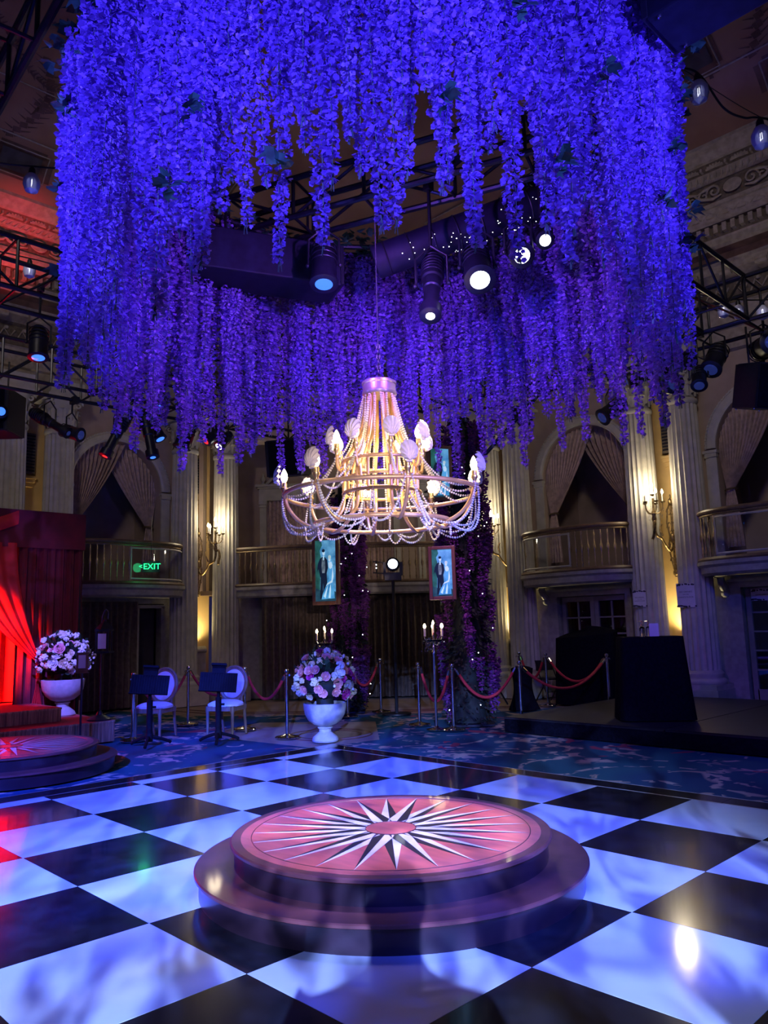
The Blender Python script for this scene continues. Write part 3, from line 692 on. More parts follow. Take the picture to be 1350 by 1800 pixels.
swag((-12.45, 5.2, 0), R_(90), 'rose damask drapes tied back in the arch above the green exit sign')
def flat_curtain(loc, rz, wd, h, label, m, folds, z0=0.03, amp=.05):
    b = MB(); rn = random.Random(int(wd*100)); ph = [rn.uniform(-.6, .6) for _ in range(folds+2)]
    def fn(u, v): 
        k = u*folds; p = ph[int(k)]; return (-wd/2+wd*u, (amp*(.5+.5*min(1, (1-v)*3+.2)))*sin(2*pi*k+p*.5)+.02*sin(v*5+k), z0+(h-z0)*v)
    b.grid(fn, folds*8, 6); o = obj('curtain', b, m); o.location = loc; o.rotation_euler = (0, 0, rz); return tag(o, label, 'curtain')
flat_curtain((-10.44, 8.86, 0), R_(45), 2.22, 2.24, 'brown floor length curtain under the gallery, left of the flowering columns', mt['brown_drape'], 15)
flat_curtain((-8.86, 10.44, 0), R_(45), 2.22, 2.24, 'brown floor length curtain under the gallery, right of the lit lantern', mt['brown_drape'], 15)
flat_curtain((-12.32, 4.8, 0), R_(90), 1.75, 2.2, 'brown floor length curtain under the balcony with the exit sign', mt['brown_drape'], 12)
# pedimented gallery windows with curtains
def ped_window(x, label, n):
    t = thing('window_%d' % n, label, None, (-9.93, 9.75, 0), R_(45), kind='structure')
    b = MB()
    for s in (-1, 1): b.box((x+s*.62, 1.62, 3.6), (.16, .14, 2.3)); b.box((x+s*.62, 1.6, 4.70), (.20, .18, .1)); b.box((x+s*.62, 1.58, 4.6), (.18, .14, .05))
    b.box((x, 1.62, 4.92), (1.44, .16, .34)); b.box((x, 1.58, 5.12), (1.6, .26, .06)); b.box((x, 1.60, 5.07), (1.5, .2, .05)); obj('window_surround', b, mt['stone'], t)
    b = MB()
    for s in (-1, 1):
        b.tube([(x+s*(.55-.45*k/10), 1.6, 5.17+.28*sin(pi*k/20)) for k in range(11)], .035, 6)
        b.tube([(x+s*(.14+.09*cos(k*.6)*(1-k/14)), 1.6, 5.42+.09*sin(k*.6)*(1-k/14)) for k in range(12)], .02, 5)
        b.lathe([(0, 0), (.05, .0), (.05, .04), (.025, .06), (.03, .08), (.06, .13), (.06, .17), (.02, .24), (0.025, .27), (0, .31)], 10, (x+s*.62, 1.58, 5.15))
    obj('pediment', b, mt['stone'], t)
    b = MB(); b.grid(lambda u, v: (x-.54+1.08*u, 1.66+.04*sin(u*2*pi*11), 2.5+2.25*v), 88, 2); obj('window_curtain', b, mt['drape'], t)
ped_window(-1.75, 'gallery window with a scrolled stone pediment, left of the flowering columns', 1)
ped_window(0.35, 'gallery window behind the gilded chandelier', 2)
ped_window(2.2, 'gallery window behind the right portrait screen', 3)
# white sash window at the back of the left balcony
t = thing('window_4', 'white sash window at the back of the balcony with the exit sign', None, (-14.3, 4.55, 0), R_(90), kind='structure')
b = MB(); b.box((0, 0, 3.5), (.94, .05, 1.7)); obj('pane', b, mt['pane'], t, False)
b = MB()
for x in (-.46, .46): b.box((x, -.04, 3.5), (.09, .1, 1.8))
for z in (2.62, 3.5, 4.38): b.box((0, -.04, z), (1.0, .1, .08))
b.box((0, -.04, 3.5), (.03, .07, 1.7)); b.box((0, -.04, 3.06), (.9, .07, .03)); b.box((0, -.04, 3.94), (.9, .07, .03)); obj('window_frame', b, mt['stone'], t, False)

# --- glazed doors
def french(loc, rz, n, label):
    t = thing('door_%d' % n, label, None, loc, rz, kind='structure')
    b = MB()
    for s in (-1, 1): b.box((s*.84, -.03, 1.08), (.12, .10, 2.16)); b.box((s*.98, -.02, 1.08), (.14, .06, 2.16))
    b.box((0, -.03, 2.12), (1.8, .12, .12)); b.box((0, -.05, 2.19), (2.1, .16, .05)); obj('door_surround', b, mt['stone2'], t, False)
    for s in (-1, 1):
        L = MB(); c = s*.385
        for x in (c-.335, c+.335): L.box((x, .1, 1.03), (.09, .05, 2.04))
        for z, hh in ((.16, .28), (2.0, .10)): L.box((c, .1, z), (.62, .05, hh))
        lf = obj('door_leaf', L, mt['door_wood'], t, False)
        for k in range(5):
            mz = .30+k*.33
            if k: m_ = MB(); m_.box((c, .1, mz), (.60, .035, .03)); obj('muntin', m_, mt['door_wood'], lf, False)
            for q in (-1, 1):
                p = MB(); p.box((c+q*.148, .105, mz+.165), (.27, .012, .30)); obj('pane', p, mt['pane_clear'], lf, False)
        m_ = MB(); m_.box((c, .1, 1.12), (.03, .035, 1.64)); obj('muntin', m_, mt['door_wood'], lf, False)
        h_ = MB(); h_.tube([(s*.10, .06, 1.0), (s*.10, .02, 1.0), (s*.20, .02, 1.0)], .012, 6); obj('door_handle', h_, mt['brass'], lf)
    for s in (-1, 1):            # consoles under the balcony
        k = MB(); k.tube([(s*1.05, -.02-.20*sin(a/8*pi/2), 2.0+.25*a/8) for a in range(9)], .07, 8); k.ball((s*1.05, -.06, 1.98), .085, 8, 6); obj('balcony_bracket', k, mt['stone2'], t)
    return t
french((-5.28, 12.0, 0), 0, 1, 'glazed double door under the first balcony of the right wall, behind the covered equipment')
french((-1.50, 12.0, 0), 0, 2, 'glazed double door at the far right edge, with a sign behind its glass')
t = thing('door_3', 'dark open doorway right of the curtain under the exit sign balcony', None, (-12.4, 5.98, 0), R_(90), kind='structure')
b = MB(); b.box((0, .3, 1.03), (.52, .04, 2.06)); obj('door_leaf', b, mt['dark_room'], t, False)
b = MB()
for s in (-1, 1): b.box((s*.29, -.01, 1.05), (.07, .08, 2.1))
b.box((0, -.01, 2.1), (.66, .08, .07)); obj('door_surround', b, mt['stone2'], t, False)

# ============================================================ OBJECTS
# --- round two-step platforms with an inlaid compass star
def platform(x, y, rz, label):
    t = thing('round_platform', label, 'platform', (x, y, 0), rz)
    b = MB(); b.lathe([(1.17, 0.0), (1.17, .118), (1.185, .122), (1.2, .130), (1.2, .144), (1.192, .15), (0, .15)], 96); b.cur = 0
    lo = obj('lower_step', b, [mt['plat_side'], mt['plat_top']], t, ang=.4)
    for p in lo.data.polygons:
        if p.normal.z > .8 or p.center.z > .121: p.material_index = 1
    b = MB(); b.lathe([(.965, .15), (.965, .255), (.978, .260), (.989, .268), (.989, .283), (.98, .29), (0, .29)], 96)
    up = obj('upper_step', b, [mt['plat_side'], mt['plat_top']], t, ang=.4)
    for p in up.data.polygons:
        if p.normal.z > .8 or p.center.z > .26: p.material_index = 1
    b = MB(); b.lathe([(.925, .2895), (.925, .2915), (0, .2915)], 96); obj('inlay_field', b, mt['plat_disc'], t)
    b = MB(); b.torus(.862, .0035, (0, 0, .2912), 96, 4); obj('inlay_line', b, mt['plat_ring'], t)
    N = 12
    for layer, (r0_, ri, off, z, zt_) in enumerate(((.16, .33, .5, .2916, .2922), (.16, .235, 0.0, .2922, .2930))):
        for i in range(N):
            a = 2*pi*(i+off)/N; tip = (.855*cos(a), .855*sin(a))
            hw = pi/N*(1.0 if layer else .62)
            for s, m in ((1, 'star_white'), (-1, 'star_dark')):
                q = (ri*cos(a+s*hw), ri*sin(a+s*hw)); c = (.12*cos(a), .12*sin(a))
                poly = [c, tip, q] if s > 0 else [c, q, tip]
                b = MB(); b.prism(poly, z, zt_); obj('star_point', b, mt[m], t, False)
    b = MB(); b.lathe([(.158, .2925), (.158, .2942), (0, .2942)], 48); obj('centre_disc', b, mt['plat_disc'], t)
    b = MB(); b.torus(.158, .003, (0, 0, .2942), 48, 4); obj('centre_line', b, mt['plat_ring'], t)
    return t
platform(-.471, 1.399, .04, 'large round two-step wooden platform with a compass star in the middle of the checkered floor')
platform(-6.50, 1.16, .3, 'round compass star platform at the left edge, on the carpet by the red booth')

# --- wisteria canopy: a ring hung over the platform with rows of flower strands
RC = V((-.471, 1.399))
rs = random.Random(11)
def petal(b, p, out, size, roll):
    t = out.cross(V((0, 0, 1)));  t = t.normalized() if t.length > 1e-4 else V((1, 0, 0))
    n = out.cross(t); t2 = t*cos(roll)+n*sin(roll); n2 = n*cos(roll)-t*sin(roll)
    a = p + out*size*.35 + t2*size*.46 + n2*size*.14; c = p + out*size*.35 - t2*size*.46 + n2*size*.14
    e = p + out*size*.85 + t2*size*.34 + n2*size*.26; f = p + out*size*.85 - t2*size*.34 + n2*size*.26
    b.add([p, a, e, f, c], [(0, 1, 2), (0, 2, 3), (0, 3, 4)])
def strand_mesh(nm, length, r0_=.074, size=.034, step=.022, mats=('petal', 'stem')):
    b = MB(); z = 0.0; wob = rs.uniform(0, 6)
    while z < length:
        f = z/length; rad = r0_*(1-.70*f**1.7); k = 8 if f < .6 else 6
        cx_, cy_ = .012*sin(z*5+wob), .012*cos(z*4+wob)
        a0 = rs.uniform(0, 6.28)
        for i in range(k):
            a = a0+2*pi*i/k+rs.uniform(-.35, .35); el = rs.uniform(-.75, .45)
            q = rad*rs.uniform(.25, .8)
            p = V((cx_+q*cos(a), cy_+q*sin(a), -z+rs.uniform(-.01, .01)))
            for _ in range(2):
                an = a+rs.uniform(-.7, .7); el2 = el+rs.uniform(-.6, .6)
                petal(b, p, V((cos(an)*cos(el2), sin(an)*cos(el2), sin(el2))), size*rs.uniform(.7, 1.15)*(1-.25*f), rs.uniform(-.8, .8))
        z += step
    b.cur = 1
    b.tube([(0, 0, 0), (.01, .01, -length*.5), (0, 0, -length-.01)], .003, 3)
    for i in range(3): a = rs.uniform(0, 6); b.tube([(0, 0, -length*.97), (.012*cos(a), .012*sin(a), -length-.035)], .0025, 3)
    return b.mesh(nm, [mt[m] for m in mats], False)
SM = {L: [strand_mesh('flower_strand', L) for _ in range(n)] for L, n in ((1.15, 2), (1.4, 3), (1.65, 4), (1.9, 4))}
can = thing('wisteria_canopy', 'huge round canopy of hanging blue violet wisteria above the chandelier', 'flower canopy', (RC.x, RC.y, 0))
b = MB(); b.torus(1.85, .03, (0, 0, 5.03), 64, 8); b.torus(1.72, .025, (0, 0, 5.05), 64, 8)
for i in range(8): a = 2*pi*i/8; b.tube([(1.70*cos(a), 1.70*sin(a), 5.05), (1.87*cos(a), 1.87*sin(a), 5.03)], .02, 6)
obj('ring_frame', b, mt['black_metal'], can)
for i in range(4):
    a = pi/4+pi/2*i; b = MB(); b.tube([(1.8*cos(a), 1.8*sin(a), 5.04), (1.8*cos(a), 1.8*sin(a), 6.6)], .006, 5); obj('hanging_cable', b, mt['cable'], can)
def strand_len(az):
    """free end height: longer at the far side and flanks, shorter and more open towards the photographer"""
    u = rs.random()
    c = cos(az)                  # +1 towards the photographer
    lo = 3.00 + (0.05 if c > .5 else 0)
    if rs.random() < (.10 if c > .55 else .20): return lo - rs.uniform(.02, .20) + (.06 if c > .3 else 0)
    if c > .55: return lo + .10 + .95*u**1.1
    return lo + .08 + (.72 if c > .3 else .46)*u**1.25
NS = 296; cnt = 0
rows = ((1.96, 112), (1.86, 104), (1.76, 80))
for ri, (Rr, n) in enumerate(rows):
    for i in range(n):
        az = 2*pi*(i+rs.uniform(-.3, .3))/n
        d = -H*cos(az) + RT*sin(az)
        zb = strand_len(az); zt_ = 4.98+rs.uniform(-.05, .07); Ln = zt_-zb
        if ri == 2: Ln *= rs.uniform(.72, .98)
        if ri == 1 and cos(az) > .55 and rs.random() < .25: Ln *= .8
        base = min(SM, key=lambda q: abs(q-Ln)); me = rs.choice(SM[base])
        q = Rr+rs.uniform(-.04, .04)
        o = obj('flower_strand', me, None, can, loc=(d.x*q, d.y*q, zt_), rot=(rs.uniform(-.02, .02), rs.uniform(-.02, .02), rs.uniform(0, 6.28)))
        sxy = rs.uniform(.85, 1.2); o.scale = (sxy, sxy, Ln/base)
def ivy_leaf():
    b = MB(); pts = [(0, 0), (.02, -.025), (.05, -.02), (.045, .0), (.075, .0), (.045, .015), (.045, .03), (.018, .022)]
    b.add([(x, y, .008*sin(x*60)) for x, y in pts], [tuple(range(8))]); return b
def cluster(n, rx, rz_, size):
    b = MB()
    for _ in range(n):
        p = V((rs.gauss(0, rx), rs.gauss(0, rx), rs.gauss(0, rz_))); m = M4.Translation(p) @ M4.Rotation(rs.uniform(0, 6.28), 4, 'Z') @ M4.Rotation(rs.uniform(-1.2, 1.2), 4, 'X') @ M4.Scale(size*rs.uniform(.7, 1.3), 4)
        l = ivy_leaf(); b.add(l.v, l.f, m)
    return b
IVY = [cluster(26, .09, .06, 1.3).mesh('ivy_sprig', mt['ivy'], False) for _ in range(3)]
for i in range(96):
    az = 2*pi*(i+rs.uniform(-.4, .4))/96; d = -H*cos(az)+RT*sin(az); q = rs.choice((1.72, 1.9, 2.0))
    obj('ivy_sprig', rs.choice(IVY), None, can, loc=(d.x*q, d.y*q, 5.03+rs.uniform(-.04, .07)), rot=(0, 0, rs.uniform(0, 6)), kind='stuff')
LFS = cluster(6, .03, .04, 1.2).mesh('green_leaf', mt['ivy'], False)
for i in range(26):
    az = rs.uniform(-1.7, 1.7); d = -H*cos(az)+RT*sin(az); obj('green_leaf', LFS, None, can, loc=(d.x*2.03, d.y*2.03, rs.uniform(3.6, 4.9)), rot=(0, 0, rs.uniform(0, 6)))

# --- chandelier
CZ = 2.41
ch = thing('chandelier', 'gold ring chandelier with scallop shell shades and pearl swags over the platform', 'chandelier', (RC.x, RC.y, 0), CAMZ - pi/2)   # local +X is away... angle 0 = towards the camera after the turn
def pol(a, r, z): return V((r*cos(a), r*sin(a), z))      # a measured from the side facing the photographer, positive to the right
def spline(pts, n=6):
    P = [V(p) for p in pts]; out = []
    for i in range(len(P)-1):
        p0 = P[max(0, i-1)]; p1 = P[i]; p2 = P[i+1]; p3 = P[min(len(P)-1, i+2)]
        for k in range(n):
            t = k/n; out.append(.5*((2*p1)+(p2-p0)*t+(2*p0-5*p1+4*p2-p3)*t*t+(3*p1-p0-3*p2+p3)*t**3))
    out.append(P[-1]); return out
b = MB(); b.lathe([(.112, 3.09), (.118, 3.10), (.118, 3.115), (.112, 3.12), (.112, 3.165), (.118, 3.17), (.118, 3.185), (.10, 3.195), (0.02, 3.20)], 40); obj('crown_cap', b, mt['champagne'], ch)
b = MB(); b.tube([(0, 0, 3.2), (0, 0, 5.3)], .004, 6); obj('suspension_cable', b, mt['cable'], ch)
b = MB()
for k in range(7):
    b.tube([(.012*cos(t*pi/6)*(1 if k % 2 else 0), .012*cos(t*pi/6)*(0 if k % 2 else 1), 3.225+.036*k+.022*sin(t*pi/6)) for t in range(12)], .004, 5, True)
obj('chain', b, mt['black_metal'], ch)
for nm, Rr, z, r in (('big_ring', .645, CZ, .0145), ('lower_ring', .45, 2.215, .015), ('basket_ring', .255, 2.63, .0125), ('basket_ring', .255, 2.42, .0125), ('basket_ring', .25, 2.52, .008)):
    b = MB(); b.torus(Rr, r, (0, 0, z), 72, 10); obj(nm, b, mt['gold'], ch)
def scallop(mtx):
    b = MB()
    for off in (0, .006):
        def fn(u, v):
            a = (u-.5)*2*1.30; sn, cs = sin(a), cos(a)
            L = (2*cs/.064)/((sn/.056)**2+(cs/.064)**2)*(1+.03*cos(u*2*pi*9)); rad = L*v
            return (rad*sn, -.034*sin(pi*min(1, .08+v*.80))*(1-.5*(u-.5)**2*4*v)+off+.0062*cos(u*2*pi*9)*v, rad*cs+.004)
        b.grid(fn, 54, 10, mtx)
    b.box((0, 0.002, .008), (.034, .014, .018), mtx); return b
def bulb_unit(p, outdir, parent, tag_='arm'):
    a = atan2(outdir.y, outdir.x)
    b = MB(); b.lathe([(.012, -.03), (.015, -.01), (.022, 0.0), (.022, .012), (.017, .016), (.017, .045), (.0, .045)], 14, tuple(p)); so = obj('candle_socket', b, mt['socket'], parent)
    b = MB(); b.lathe([(.008, .045), (.018, .06), (.024, .08), (.020, .105), (.009, .13), (0, .142)], 12, tuple(p)); obj('lit_bulb', b, mt['flame'], so)
    m = M4.Translation(V(p)+V(outdir)*.042+V((0, 0, .032))) @ rotz(a+pi/2) @ M4.Rotation(R_(-8), 4, 'X')
    obj('scallop_shade', scallop(m), mt['shell'], so)
OA = [R_(x) for x in (-88, -37, 14, 65, 106, 146, 190, 232)]
for a in OA:
    b = MB(); path = spline([pol(a, .095, 3.10), pol(a, .105, 2.96), pol(a, .15, 2.80), pol(a, .225, 2.67), pol(a, .252, 2.58), pol(a, .252, 2.40), pol(a, .275, 2.30), pol(a, .36, 2.225), pol(a, .45, 2.200), pol(a, .555, 2.25), pol(a, .625, 2.34), pol(a, .648, 2.43)])
    b.tube(path, .0125, 8); ar = obj('curved_arm', b, mt['gold'], ch); bulb_unit(pol(a, .648, 2.46), pol(a, 1, 0), ar)
UA = [R_(x) for x in (-72, -31, 12, 54, 112, 158, 204, 247)]
for a in UA:
    b = MB(); b.tube(spline([pol(a, .252, 2.50), pol(a, .265, 2.58), pol(a, .29, 2.57), pol(a, .305, 2.62), pol(a, .305, 2.67)]), .011, 8); ar = obj('upper_arm', b, mt['gold'], ch); bulb_unit(pol(a, .305, 2.70), pol(a, 1, 0), ar)
    b = MB(); a2 = a+.2; b.tube(spline([pol(a2, .09, 3.10), pol(a2, .10, 2.96), pol(a2, .14, 2.82), pol(a2, .215, 2.70), pol(a2, .25, 2.62), pol(a2, .25, 2.40)]), .011, 8); obj('basket_rod', b, mt['gold'], ch)
BEAD = MB(); BEAD.ball((0, 0, 0), 1, 6, 4)
def beads(path):
    P = [V(p) for p in path]; b = MB(); acc = 0.0; st = .0165
    for p, q in zip(P, P[1:]):
        l = (q-p).length
        while acc < l:
            c = p+(q-p)*(acc/l); b.add([(c.x+x*.0078, c.y+y*.0078, c.z+z*.0078) for x, y, z in BEAD.v], BEAD.f); acc += st
        acc -= l
    return b
def hang(p, q, sag, n=20, out=0.0):
    p = V(p); q = V(q); r = []
    for i in range(n+1):
        t = i/n; c = p+(q-p)*t; c.z -= sag*4*t*(1-t); h_ = V((c.x, c.y, 0)); h_ = h_.normalized() if h_.length > 1e-6 else V(); r.append(c+h_*out*4*t*(1-t))
    return r
for a in UA:
    for k, s in ((0, .10), (1, .15)): obj('pearl_strand', beads(hang(pol(a-.12+.05*k, .112, 3.08), pol(a, .318, 2.645), s)), mt['pearl'], ch)
    obj('pearl_strand', beads(hang(pol(a+.25, .108, 3.08), pol(a+.25, .262, 2.28), .06, out=-.02)), mt['pearl'], ch)
for i, a in enumerate(OA):
    ua = min(UA, key=lambda x: abs(((x-a+pi) % (2*pi))-pi)); nx = OA[(i+1) % 8]+(2*pi if i == 7 else 0); m_ = (a+nx)/2
    for k, s in ((0, .09), (1, .13)): obj('pearl_strand', beads(hang(pol(ua, .31, 2.64), pol(a-.06+.10*k, .66, 2.43), s)), mt['pearl'], ch)
    for k, s in ((0, .16), (1, .115)): obj('pearl_strand', beads(hang(pol(a+.03, .66, 2.42), pol(m_, .44, 2.215), s, out=.07)), mt['pearl'], ch)
    obj('pearl_strand', beads(hang(pol(nx-.03, .66, 2.42), pol(m_+.05, .43, 2.215), .13, out=.06)), mt['pearl'], ch)
    obj('pearl_strand', beads(hang(pol(m_-.12, .45, 2.22), pol(m_+.14, .45, 2.22), .09)), mt['pearl'], ch)
    obj('pearl_strand', beads(hang(pol(m_, .262, 2.42), pol(m_+.1, .43, 2.22), .05)), mt['pearl'], ch)
for z, p in ((2.62, 9), (2.5, 9)): point('chandelier_glow', (RC.x, RC.y, z), (1.0, .74, .42), p, .22)

# --- stage lanterns
def par_can(loc, d, label, lensm, hang_z, s=1.0, kind='short', group=None, to=None):
    t = thing('stage_light', label, 'stage light', loc, 0, group)
    d = V(d).normalized(); m = aimM((0, 0, 0), d) @ M4.Scale(s, 4)
    b = MB()
    if kind == 'short': prof = [(.0, .22), (.06, .22), (.085, .17), (.10, .05), (.105, -.16), (.118, -.165), (.118, -.185), (.108, -.19)]; rl, zl = .100, -.176
    else: prof = [(0, .34), (.075, .34), (.085, .30), (.085, .06), (.07, .05), (.07, -.05), (.060, -.06), (.060, -.26), (.085, -.27), (.085, -.36), (.078, -.365)]; rl, zl = .074, -.345
    b.lathe(prof, 20, mtx=m); 
    for k in range(4 if kind == 'short' else 6):
        z0 = .17-.05*k if kind == 'short' else .28-.035*k; b.torus(.104 if kind == 'short' else .088, .006, (0, 0, z0), 20, 5, m)
    obj('lantern_body', b, mt['body'], t)
    b = MB(); b.lathe([(rl, zl), (rl*.8, zl-.012), (rl*.4, zl-.022), (0, zl-.025)], 20, mtx=m); obj('lens', b, mt[lensm], t)
    b = MB(); up = V((0, 0, 1)); sd = d.cross(up); sd = sd.normalized() if sd.length > .05 else V((1, 0, 0)); w_ = .125*s; top = min(.32*s, hang_z-loc[2])
    b.tube([sd*w_, sd*w_+V((0, 0, top*.7)), V((0, 0, top)), -sd*w_+V((0, 0, top*.7)), -sd*w_], .011, 6); obj('yoke', b, mt['black_metal'], t)
    for k in (-1, 1): kb = MB(); kb.ball(tuple(sd*w_*k*1.06), .02, 8, 5); obj('knob', kb, mt['black_metal'], t)
    if hang_z-loc[2] > .34*s:
        b = MB(); b.tube([(0, 0, top), (0, 0, hang_z-loc[2])], .014, 6); b.box((0, 0, hang_z-loc[2]), (.06, .06, .08))
        if to: b.tube([(0, 0, hang_z-loc[2]), (to[0]-loc[0], to[1]-loc[1], hang_z-loc[2])], .02, 6); b.box((to[0]-loc[0], to[1]-loc[1], hang_z-loc[2]), (.09, .09, .09))
        obj('hanging_clamp', b, mt['black_metal'], t)
    return t
CAMD = -H*.8
dn = lambda x, y, z: V((x, y, z))
toward = lambda side, depth, z: -H*depth + RT*side + V((0, 0, z))
par_can((-1.36, 1.68, 4.45), toward(0, .25, -1), 'dark stage light with a glowing blue lens inside the flower ring', 'lens_blue', 5.0)
par_can((-.62, 2.15, 4.17), toward(-.1, .5, -1), 'long stage light with a dazzling white lens inside the flower ring', 'lens_hot', 5.0, 1.0, 'long')
par_can((-.34, 2.37, 4.28), toward(0, .75, -1), 'short wide stage light with a dazzling white lens inside the flower ring', 'lens_hot', 5.0, 1.05)
par_can((.03, 2.40, 4.28), toward(0, 1.3, -1), 'stage light half hidden by strands at the right inside of the flower ring', 'lens_hot', 5.0, .8)
par_can((.10, 2.62, 4.44), toward(0, 1.3, -1), 'small white lit stage light beside the half hidden one in the flower ring', 'lens_white', 5.0, .6)
spot('ring_spot_a', (-.60, 2.10, 3.75), (-.47, 1.38, .3), (1.0, 0.84, 0.80), 420, 31, 0.4, 0.05)
spot('ring_spot_b', (-.30, 2.30, 3.95), (-.47, 1.36, .3), (1.0, 0.82, 0.78), 380, 30, 0.4, 0.05)
spot('ring_spot_c', (.03, 2.35, 4.0), (-.5, 1.42, 2.5), (1.0, 0.84, 0.78), 230, 34, 0.6, 0.06)
spot('ring_spot_blue', (-1.34, 1.66, 4.2), (-.9, 1.2, 0), BLUE, 900, 60, 0.6, 0.08)
# left side of the rig
par_can((-5.22, .86, 4.70), toward(.1, .2, -1), 'dark stage light with a blue lens under the left truss', 'lens_blue', 5.34, .95, to=(-4.755, 0.86))
par_can((-6.15, 2.22, 4.10), toward(-.35, .3, -1), 'long stage light with a red lens, hung left of the first arch', 'lens_red', 4.83, 1.0, 'long', to=(-6.945, 2.22))
par_can((-5.90, 2.52, 4.10), toward(.25, .2, -1), 'long stage light with a pale blue lens, next to the red one', 'lens_blue', 4.83, 1.0, 'long', to=(-6.945, 2.52))
par_can((-6.15, 2.75, 4.22), toward(.5, .1, -.9), 'short stage light with a blue lens just right of the long blue one', 'lens_blue', 4.83, .8, to=(-6.945, 2.75))
par_can((-6.2, 3.24, 4.25), toward(-.3, .1, -1), 'unlit dark stage light behind the strands left of the fluted columns', 'lens_dim', 4.83, 1.1, to=(-6.945, 3.24))
par_can((-6.10, 3.60, 4.28), toward(-.7, .5, -.8), 'stage light with a dull red lens above the lit candle sconce', 'lens_red', 4.83, .8, to=(-6.945, 3.6))
par_can((-6.15, 3.82, 4.24), toward(-.5, .6, -.9), 'stage light with a white blue lens above the lit candle sconce', 'lens_white', 4.83, .75, to=(-6.945, 3.82))
par_can((-7.70, 1.95, 4.52), toward(.8, .2, -.5), 'tilted purple glowing stage light at the upper left of the booth', 'lens_dim', 4.83, 1.0, 'long', to=(-7.455, 1.95))
par_can((-7.55, 2.20, 4.38), toward(1, .3, -.35), 'second tilted stage light below the purple glowing one', 'lens_dim', 4.83, .9, to=(-7.455, 2.2))
par_can((-7.95, 1.35, 4.62), toward(.6, .8, -.2), 'blue stage light in front of the black loudspeaker at the left edge', 'lens_blue', 4.83, .8, to=(-7.455, 1.35))
par_can((-7.0, 3.2, 4.95), toward(.2, .4, -1), 'stage light with a blue lens glimpsed behind the left strands', 'lens_blue', 5.34, .9, to=(-6.945, 3.2))
# right side of the rig
par_can((-.75, 6.28, 4.42), toward(-1, -.15, -.30), 'long black stage light lying nearly level under the right truss', 'lens_dim', 4.83, 1.15, 'long', to=(-0.75, 6.595))
par_can((-.60, 6.04, 4.14), toward(.1, 1, -.2), 'round dark stage light under the level one at the right', 'lens_dim', 4.83, 1.0, to=(-0.355, 6.04))
par_can((-.28, 6.66, 4.50), toward(-.5, .4, -.75), 'tilted black stage light left of the far right arch', 'lens_dim', 4.83, 1.05, to=(-0.28, 6.595))
par_can((-.42, 6.50, 4.28), toward(-.3, .6, -.9), 'small dark blue stage light below the tilted one by the far right arch', 'lens_dim', 4.83, .8, to=(-0.42, 6.595))
par_can((.14, 7.05, 4.62), toward(-.1, 1, -.1), 'round blue lensed stage light at the upper right edge', 'lens_dim', 4.9, 1.2, to=(0.14, 7.105))
par_can((-2.15, 7.63, 4.48), toward(-.7, .2, -.5), 'black stage light in front of the first arch of the right wall', 'lens_dim', 4.95, 1.1, to=(-2.15, 7.105))
par_can((-3.6, 7.46, 4.68), toward(.2, .9, -.5), 'round dark stage light above the first right hand columns', 'lens_dim', 5.34, 1.1, to=(-3.6, 7.105))
spot('stage_blue_fill', (3.0, 2.6, 5.2), (-.6, 8.6, .2), BLUE, 900, 62, .9, .1)  # added blue fill over the stage, no rig lamp hangs here
# red wash on the booth and the left cornice
spot('booth_red_spot', (-8.2, -.3, 2.25), (-10.1, 1.45, 1.60), (1.0, .03, .02), 6000, 46, .5, .06)
spot('cornice_red_spot', (-9.6, 2.2, 5.6), (-11.4, 2.5, 9.0), (1.0, .06, .05), 700, 34, .9, .08)
spot('stage_left_blue', (-4.6, 2.6, 5.0), (-7.6, 4.05, .55), BLUE, 3000, 26, .7, .06)
spot('urn_blue', (-4.95, .1, 4.55), (-9.2, 2.9, 1.0), (.15, .13, 1.0), 4600, 15, .7, .06)
# warm spots that reach the walls
spot('wall_warm_right', (1.5, 2.0, 8.0), (-4.0, 12.0, 5.0), (1.0, .86, .80), 520, 70, .9, .5)
spot('wall_warm_left', (-2.0, -2.5, 8.0), (-12.4, 5.2, 5.0), (1.0, .86, .80), 520, 70, .9, .5)

# --- trusses
def truss(p, q, label, s=.51):
    p = V(p); q = V(q); L = (q-p).length; m = (q-p).normalized(); ang = atan2(m.y, m.x)
    t = thing('lighting_truss', label, 'truss', p, ang)
    b = MB(); b.tube([(0, 0, 0), (L, 0, 0)], .026, 8); CH_ = b.mesh('chord', mt['truss'])
    for y in (-s/2, s/2):
        for z in (0, s): obj('chord', CH_, None, t, loc=(0, y, z))
    n = max(1, round(L/.62)); st = L/n
    b = MB(); b.tube([(0, 0, 0), (st, 0, s)], .014, 6); DG = b.mesh('brace', mt['truss']); b = MB(); b.tube([(0, 0, s), (st, 0, 0)], .014, 6); DG2 = b.mesh('brace', mt['truss'])
    b = MB(); b.tube([(0, 0, 0), (0, 0, s)], .016, 6); UP = b.mesh('upright', mt['truss'])
    b = MB(); b.tube([(0, -s/2, 0), (0, s/2, 0)], .014, 6); CR = b.mesh('crossbar', mt['truss'])
    for i in range(n+1):
        for y in (-s/2, s/2):
            obj('upright', UP, None, t, loc=(i*st, y, 0))
            if i < n: obj('brace', DG if i % 2 else DG2, None, t, loc=(i*st, y, 0))
        for z in (0, s): obj('crossbar', CR, None, t, loc=(i*st, 0, z))
    return t
truss((-4.5, -1.6, 4.83), (-4.5, 6.55, 4.83), 'black box truss crossing behind the left side of the flower ring')
truss((-7.2, -.8, 4.83), (-7.2, 7.2, 4.83), 'far black box truss carrying the red and blue stage lights at the left')
truss((-4.2, 6.85, 4.83), (2.6, 6.85, 4.83), 'black box truss running along the right wall, above the stage')
truss((-.1, 3.1, 4.83), (-.1, 6.55, 4.83), 'black box truss meeting the right hand one at a corner', .51)
